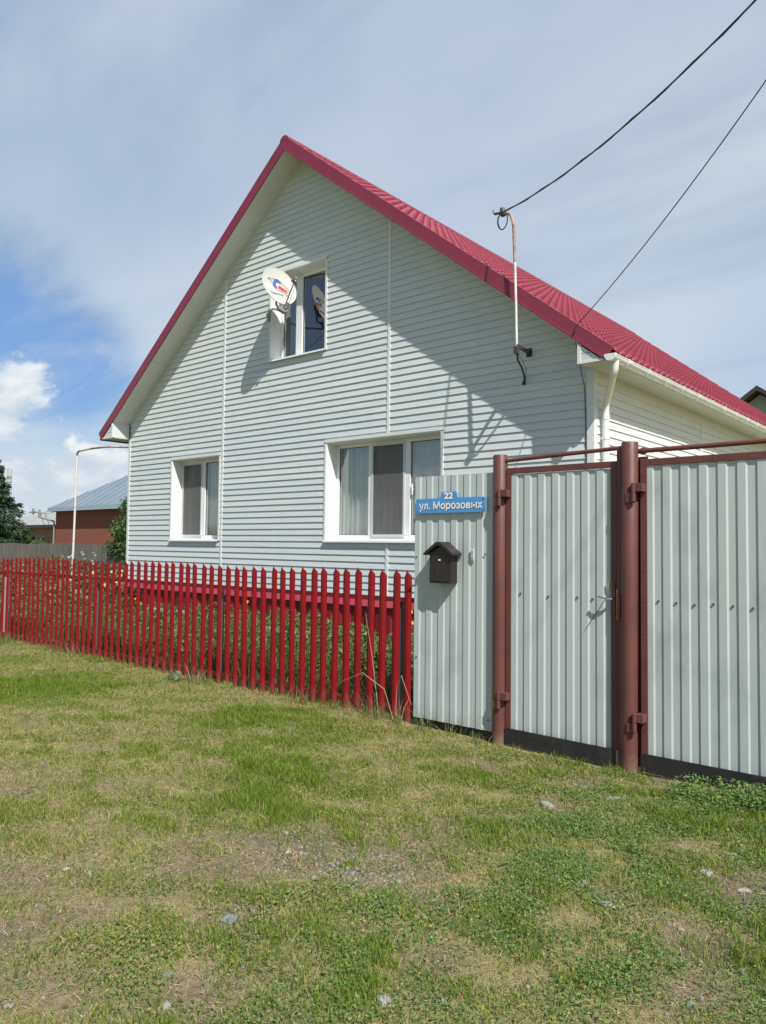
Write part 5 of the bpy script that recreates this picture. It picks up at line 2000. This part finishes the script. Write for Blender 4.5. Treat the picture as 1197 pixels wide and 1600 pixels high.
STONES = [
    (-2.56, 2.06, 0.050, stone_blue_m, 'blue grey stone, largest in the bare patch at lower centre left'),
    (-2.52, 1.98, 0.030, stone_blue_m, 'small flat blue stone next to the largest blue grey one'),
    (-2.25, 1.55, 0.030, stone_pale_m, 'pale flat stone near the lower left of the photo'),
    (-2.40, 1.66, 0.022, stone_blue_m, 'little grey stone just above the pale one at lower left'),
    (-1.70, 2.04, 0.034, stone_pale_m, 'pale stone in grass at the bottom centre edge'),
    (-1.55, 2.18, 0.018, stone_pale_m, 'small white stone right of the bottom centre stone'),
    (-1.92, 2.39, 0.024, stone_pale_m, 'whitish stone half hidden in grass above the bottom centre'),
    (-1.57, 3.30, 0.034, stone_pale_m, 'roundish pale stone in the green weeds before the gate'),
    (-1.42, 3.20, 0.036, stone_m, 'grey stone with a reddish patch right of the roundish one'),
    (-1.15, 4.11, 0.044, stone_pale_m, 'flat pale stone near the driveway gate, farthest right'),
    (-1.18, 3.83, 0.036, stone_pale_m, 'long flat stone left of the bare patch by the driveway gate'),
    (-1.00, 3.76, 0.030, stone_m, 'grey stone embedded in the right hand bare patch'),
    (-0.92, 3.86, 0.030, stone_m, 'second grey stone at the edge of the right hand bare patch'),
    (-1.99, 4.60, 0.050, stone_pale_m, 'flat pale stone in the grass just before the round middle post'),
    (-2.22, 4.20, 0.055, stone_m, 'broad flat grey stone in front of the wicket gate'),
    (-1.36, 3.62, 0.026, stone_pale_m, 'small upright pale stone among weeds left of the long flat one'),
    (-2.72, 2.52, 0.012, stone_pale_m, 'tiny white pebble by the gravelly patch'),
    (-2.80, 2.66, 0.020, brickbit_m, 'orange brick fragment on the gravelly patch'),
    (-2.16, 2.55, 0.022, stone_blue_m, 'dark stone on the soil right of the gravelly patch'),
    (-2.05, 1.62, 0.013, brickbit_m, 'tiny red brick crumb at the bottom edge'),
    (-0.90, 2.72, 0.020, stone_blue_m, 'dark round pebble in the bare patch at the lower right'),
    (-1.75, 2.36, 0.020, brickbit_m, 'tan brick crumb beside grass right of the lower centre'),
    (-0.82, 3.05, 0.022, stone_pale_m, 'small pale stone at the right edge below the bare patches'),
]
for i, (x, y, s, mt, lab) in enumerate(STONES):
    rs = np.random.default_rng(100 + i)
    bv, bf_ = ico(3)
    d_ = bv.copy()
    for q in range(9):
        pl = unit(rs.normal(size=(1, 3)))[0]
        cut = rs.uniform(0.55, 0.9)
        dd = np.maximum(0, bv @ pl - cut)
        d_ = d_ - pl * dd[:, None] * 0.85
        bv = d_.copy()
    d_ = d_ + 0.05 * np.sin(d_[:, [1, 2, 0]] * 6 + rs.uniform(0, 6, 3)) + 0.025 * np.sin(d_[:, [2, 0, 1]] * 15 + rs.uniform(0, 6, 3))
    sc = np.array([1.0, rs.uniform(0.6, 0.95), rs.uniform(0.25, 0.42)]) * s * 1.12
    o = np_mesh('stone', d_ * sc, bf_, mt, smooth=True)
    gz = float(ground_z(np.array([x]), np.array([y]))[0])
    o.location = (x, y, gz + s * 0.06)
    o.rotation_euler = (rs.uniform(-0.2, 0.2), rs.uniform(-0.2, 0.2), rs.uniform(0, 6.28))
    tag(o, lab, 'stone', 'stones in the verge')


# weed tufts along the fence foot
def tuft_plant(name, x, y, n, h, spread, cols, label, seed, leafy=0):
    rs = np.random.default_rng(seed)
    P_ = np.stack([x + rs.normal(0, spread * 0.35, n), y + rs.normal(0, spread * 0.2, n), np.zeros(n)], 1)
    P_[:, 2] = ground_z(P_[:, 0], P_[:, 1])
    H = h * rs.uniform(0.45, 1.0, n)
    ln = rs.normal(size=(n, 2)) * (H * 0.45)[:, None]
    ln[:, 1] -= H * 0.12
    V_, T_, C_ = stems(P_, H, ln, np.full(n, 0.0032) * rs.uniform(0.6, 1.3, n), tints(n, cols, 0.25))
    return tag(np_mesh(name, V_, T_, grass_m, None, C_), label, 'weed tuft', 'weed tufts at the fence foot')


STRAW = [(0.34, 0.28, 0.16), (0.28, 0.25, 0.13), (0.14, 0.17, 0.06)]
FRESH = [(0.11, 0.17, 0.045), (0.15, 0.20, 0.06), (0.22, 0.21, 0.10)]
for i, (x, y, n, h, s, c, lab) in enumerate((
        (-4.42, 5.10, 44, 0.22, 0.32, STRAW + FRESH, 'straggly grass tuft at the foot of the last red pickets'),
        (-4.13, 5.12, 18, 0.28, 0.16, STRAW, 'dry bent straw stalks where pickets meet the grey panel'),
        (-3.86, 5.12, 26, 0.20, 0.14, FRESH, 'green grass tuft at the left foot of the grey panel'),
        (-3.55, 5.14, 26, 0.13, 0.24, FRESH, 'thin grass sprouts along the middle foot of the grey panel'),
        (-3.33, 5.12, 30, 0.10, 0.12, FRESH, 'small grass sprouts beside the left gate post'),
        (-5.3, 5.12, 40, 0.20, 0.3, STRAW + FRESH, 'dry tuft under the pickets third from the grey panel'),
        (-6.9, 5.10, 40, 0.22, 0.3, STRAW + FRESH, 'dry tuft at the pickets in front of the dark fence post'),
        (-9.9, 5.10, 70, 0.26, 0.6, STRAW + FRESH, 'wide tuft of mixed grass below the gas pipe'),
        (-11.7, 5.10, 70, 0.24, 0.5, FRESH, 'green tuft at the far left pickets beside the pale post'))):
    tuft_plant('grass_tuft', x, y, n, h, s, c, lab, 200 + i)
# long bent grass stalks leaning on the last pickets
mb = MB()
mb.tube([(-4.20, 5.14, 0.02), (-4.28, 5.10, 0.30), (-4.50, 5.06, 0.42), (-4.78, 5.04, 0.30)], [0.0035, 0.003, 0.0025, 0.0012], 5)
mb.tube([(-4.18, 5.13, 0.02), (-4.13, 5.09, 0.34), (-4.05, 5.05, 0.45), (-3.93, 5.04, 0.22)], [0.0035, 0.003, 0.0025, 0.0012], 5)
mb.tube([(-4.36, 5.13, 0.02), (-4.42, 5.10, 0.55), (-4.50, 5.09, 0.95)], [0.003, 0.0025, 0.0012], 5)
tag(mb.build('bent_stalks', material('straw_stalk', (0.36, 0.31, 0.19), 0.7), None, smooth=True), 'three long bent straw stalks leaning across the last red pickets', 'weed stalks')
# broad-leaved weed by the pickets
rs = np.random.default_rng(77)
P_ = np.stack([rs.normal(-7.25, 0.06, 14), rs.normal(5.03, 0.04, 14), rs.uniform(0.03, 0.13, 14)], 1)
V_, F_ = leaf_quads(P_, unit(rs.normal(size=(14, 3)) * 0.5 + np.array([0.1, -0.6, 0.8])), rs.uniform(0.05, 0.10, 14), 0.5)
tag(np_mesh('broadleaf_weed', V_, F_, leaf_m, None, np.repeat(tints(14, [(0.09, 0.14, 0.045), (0.12, 0.165, 0.06)], 0.2), 4, 0)), 'broad leaved burdock weed at the foot of the middle pickets', 'weed')
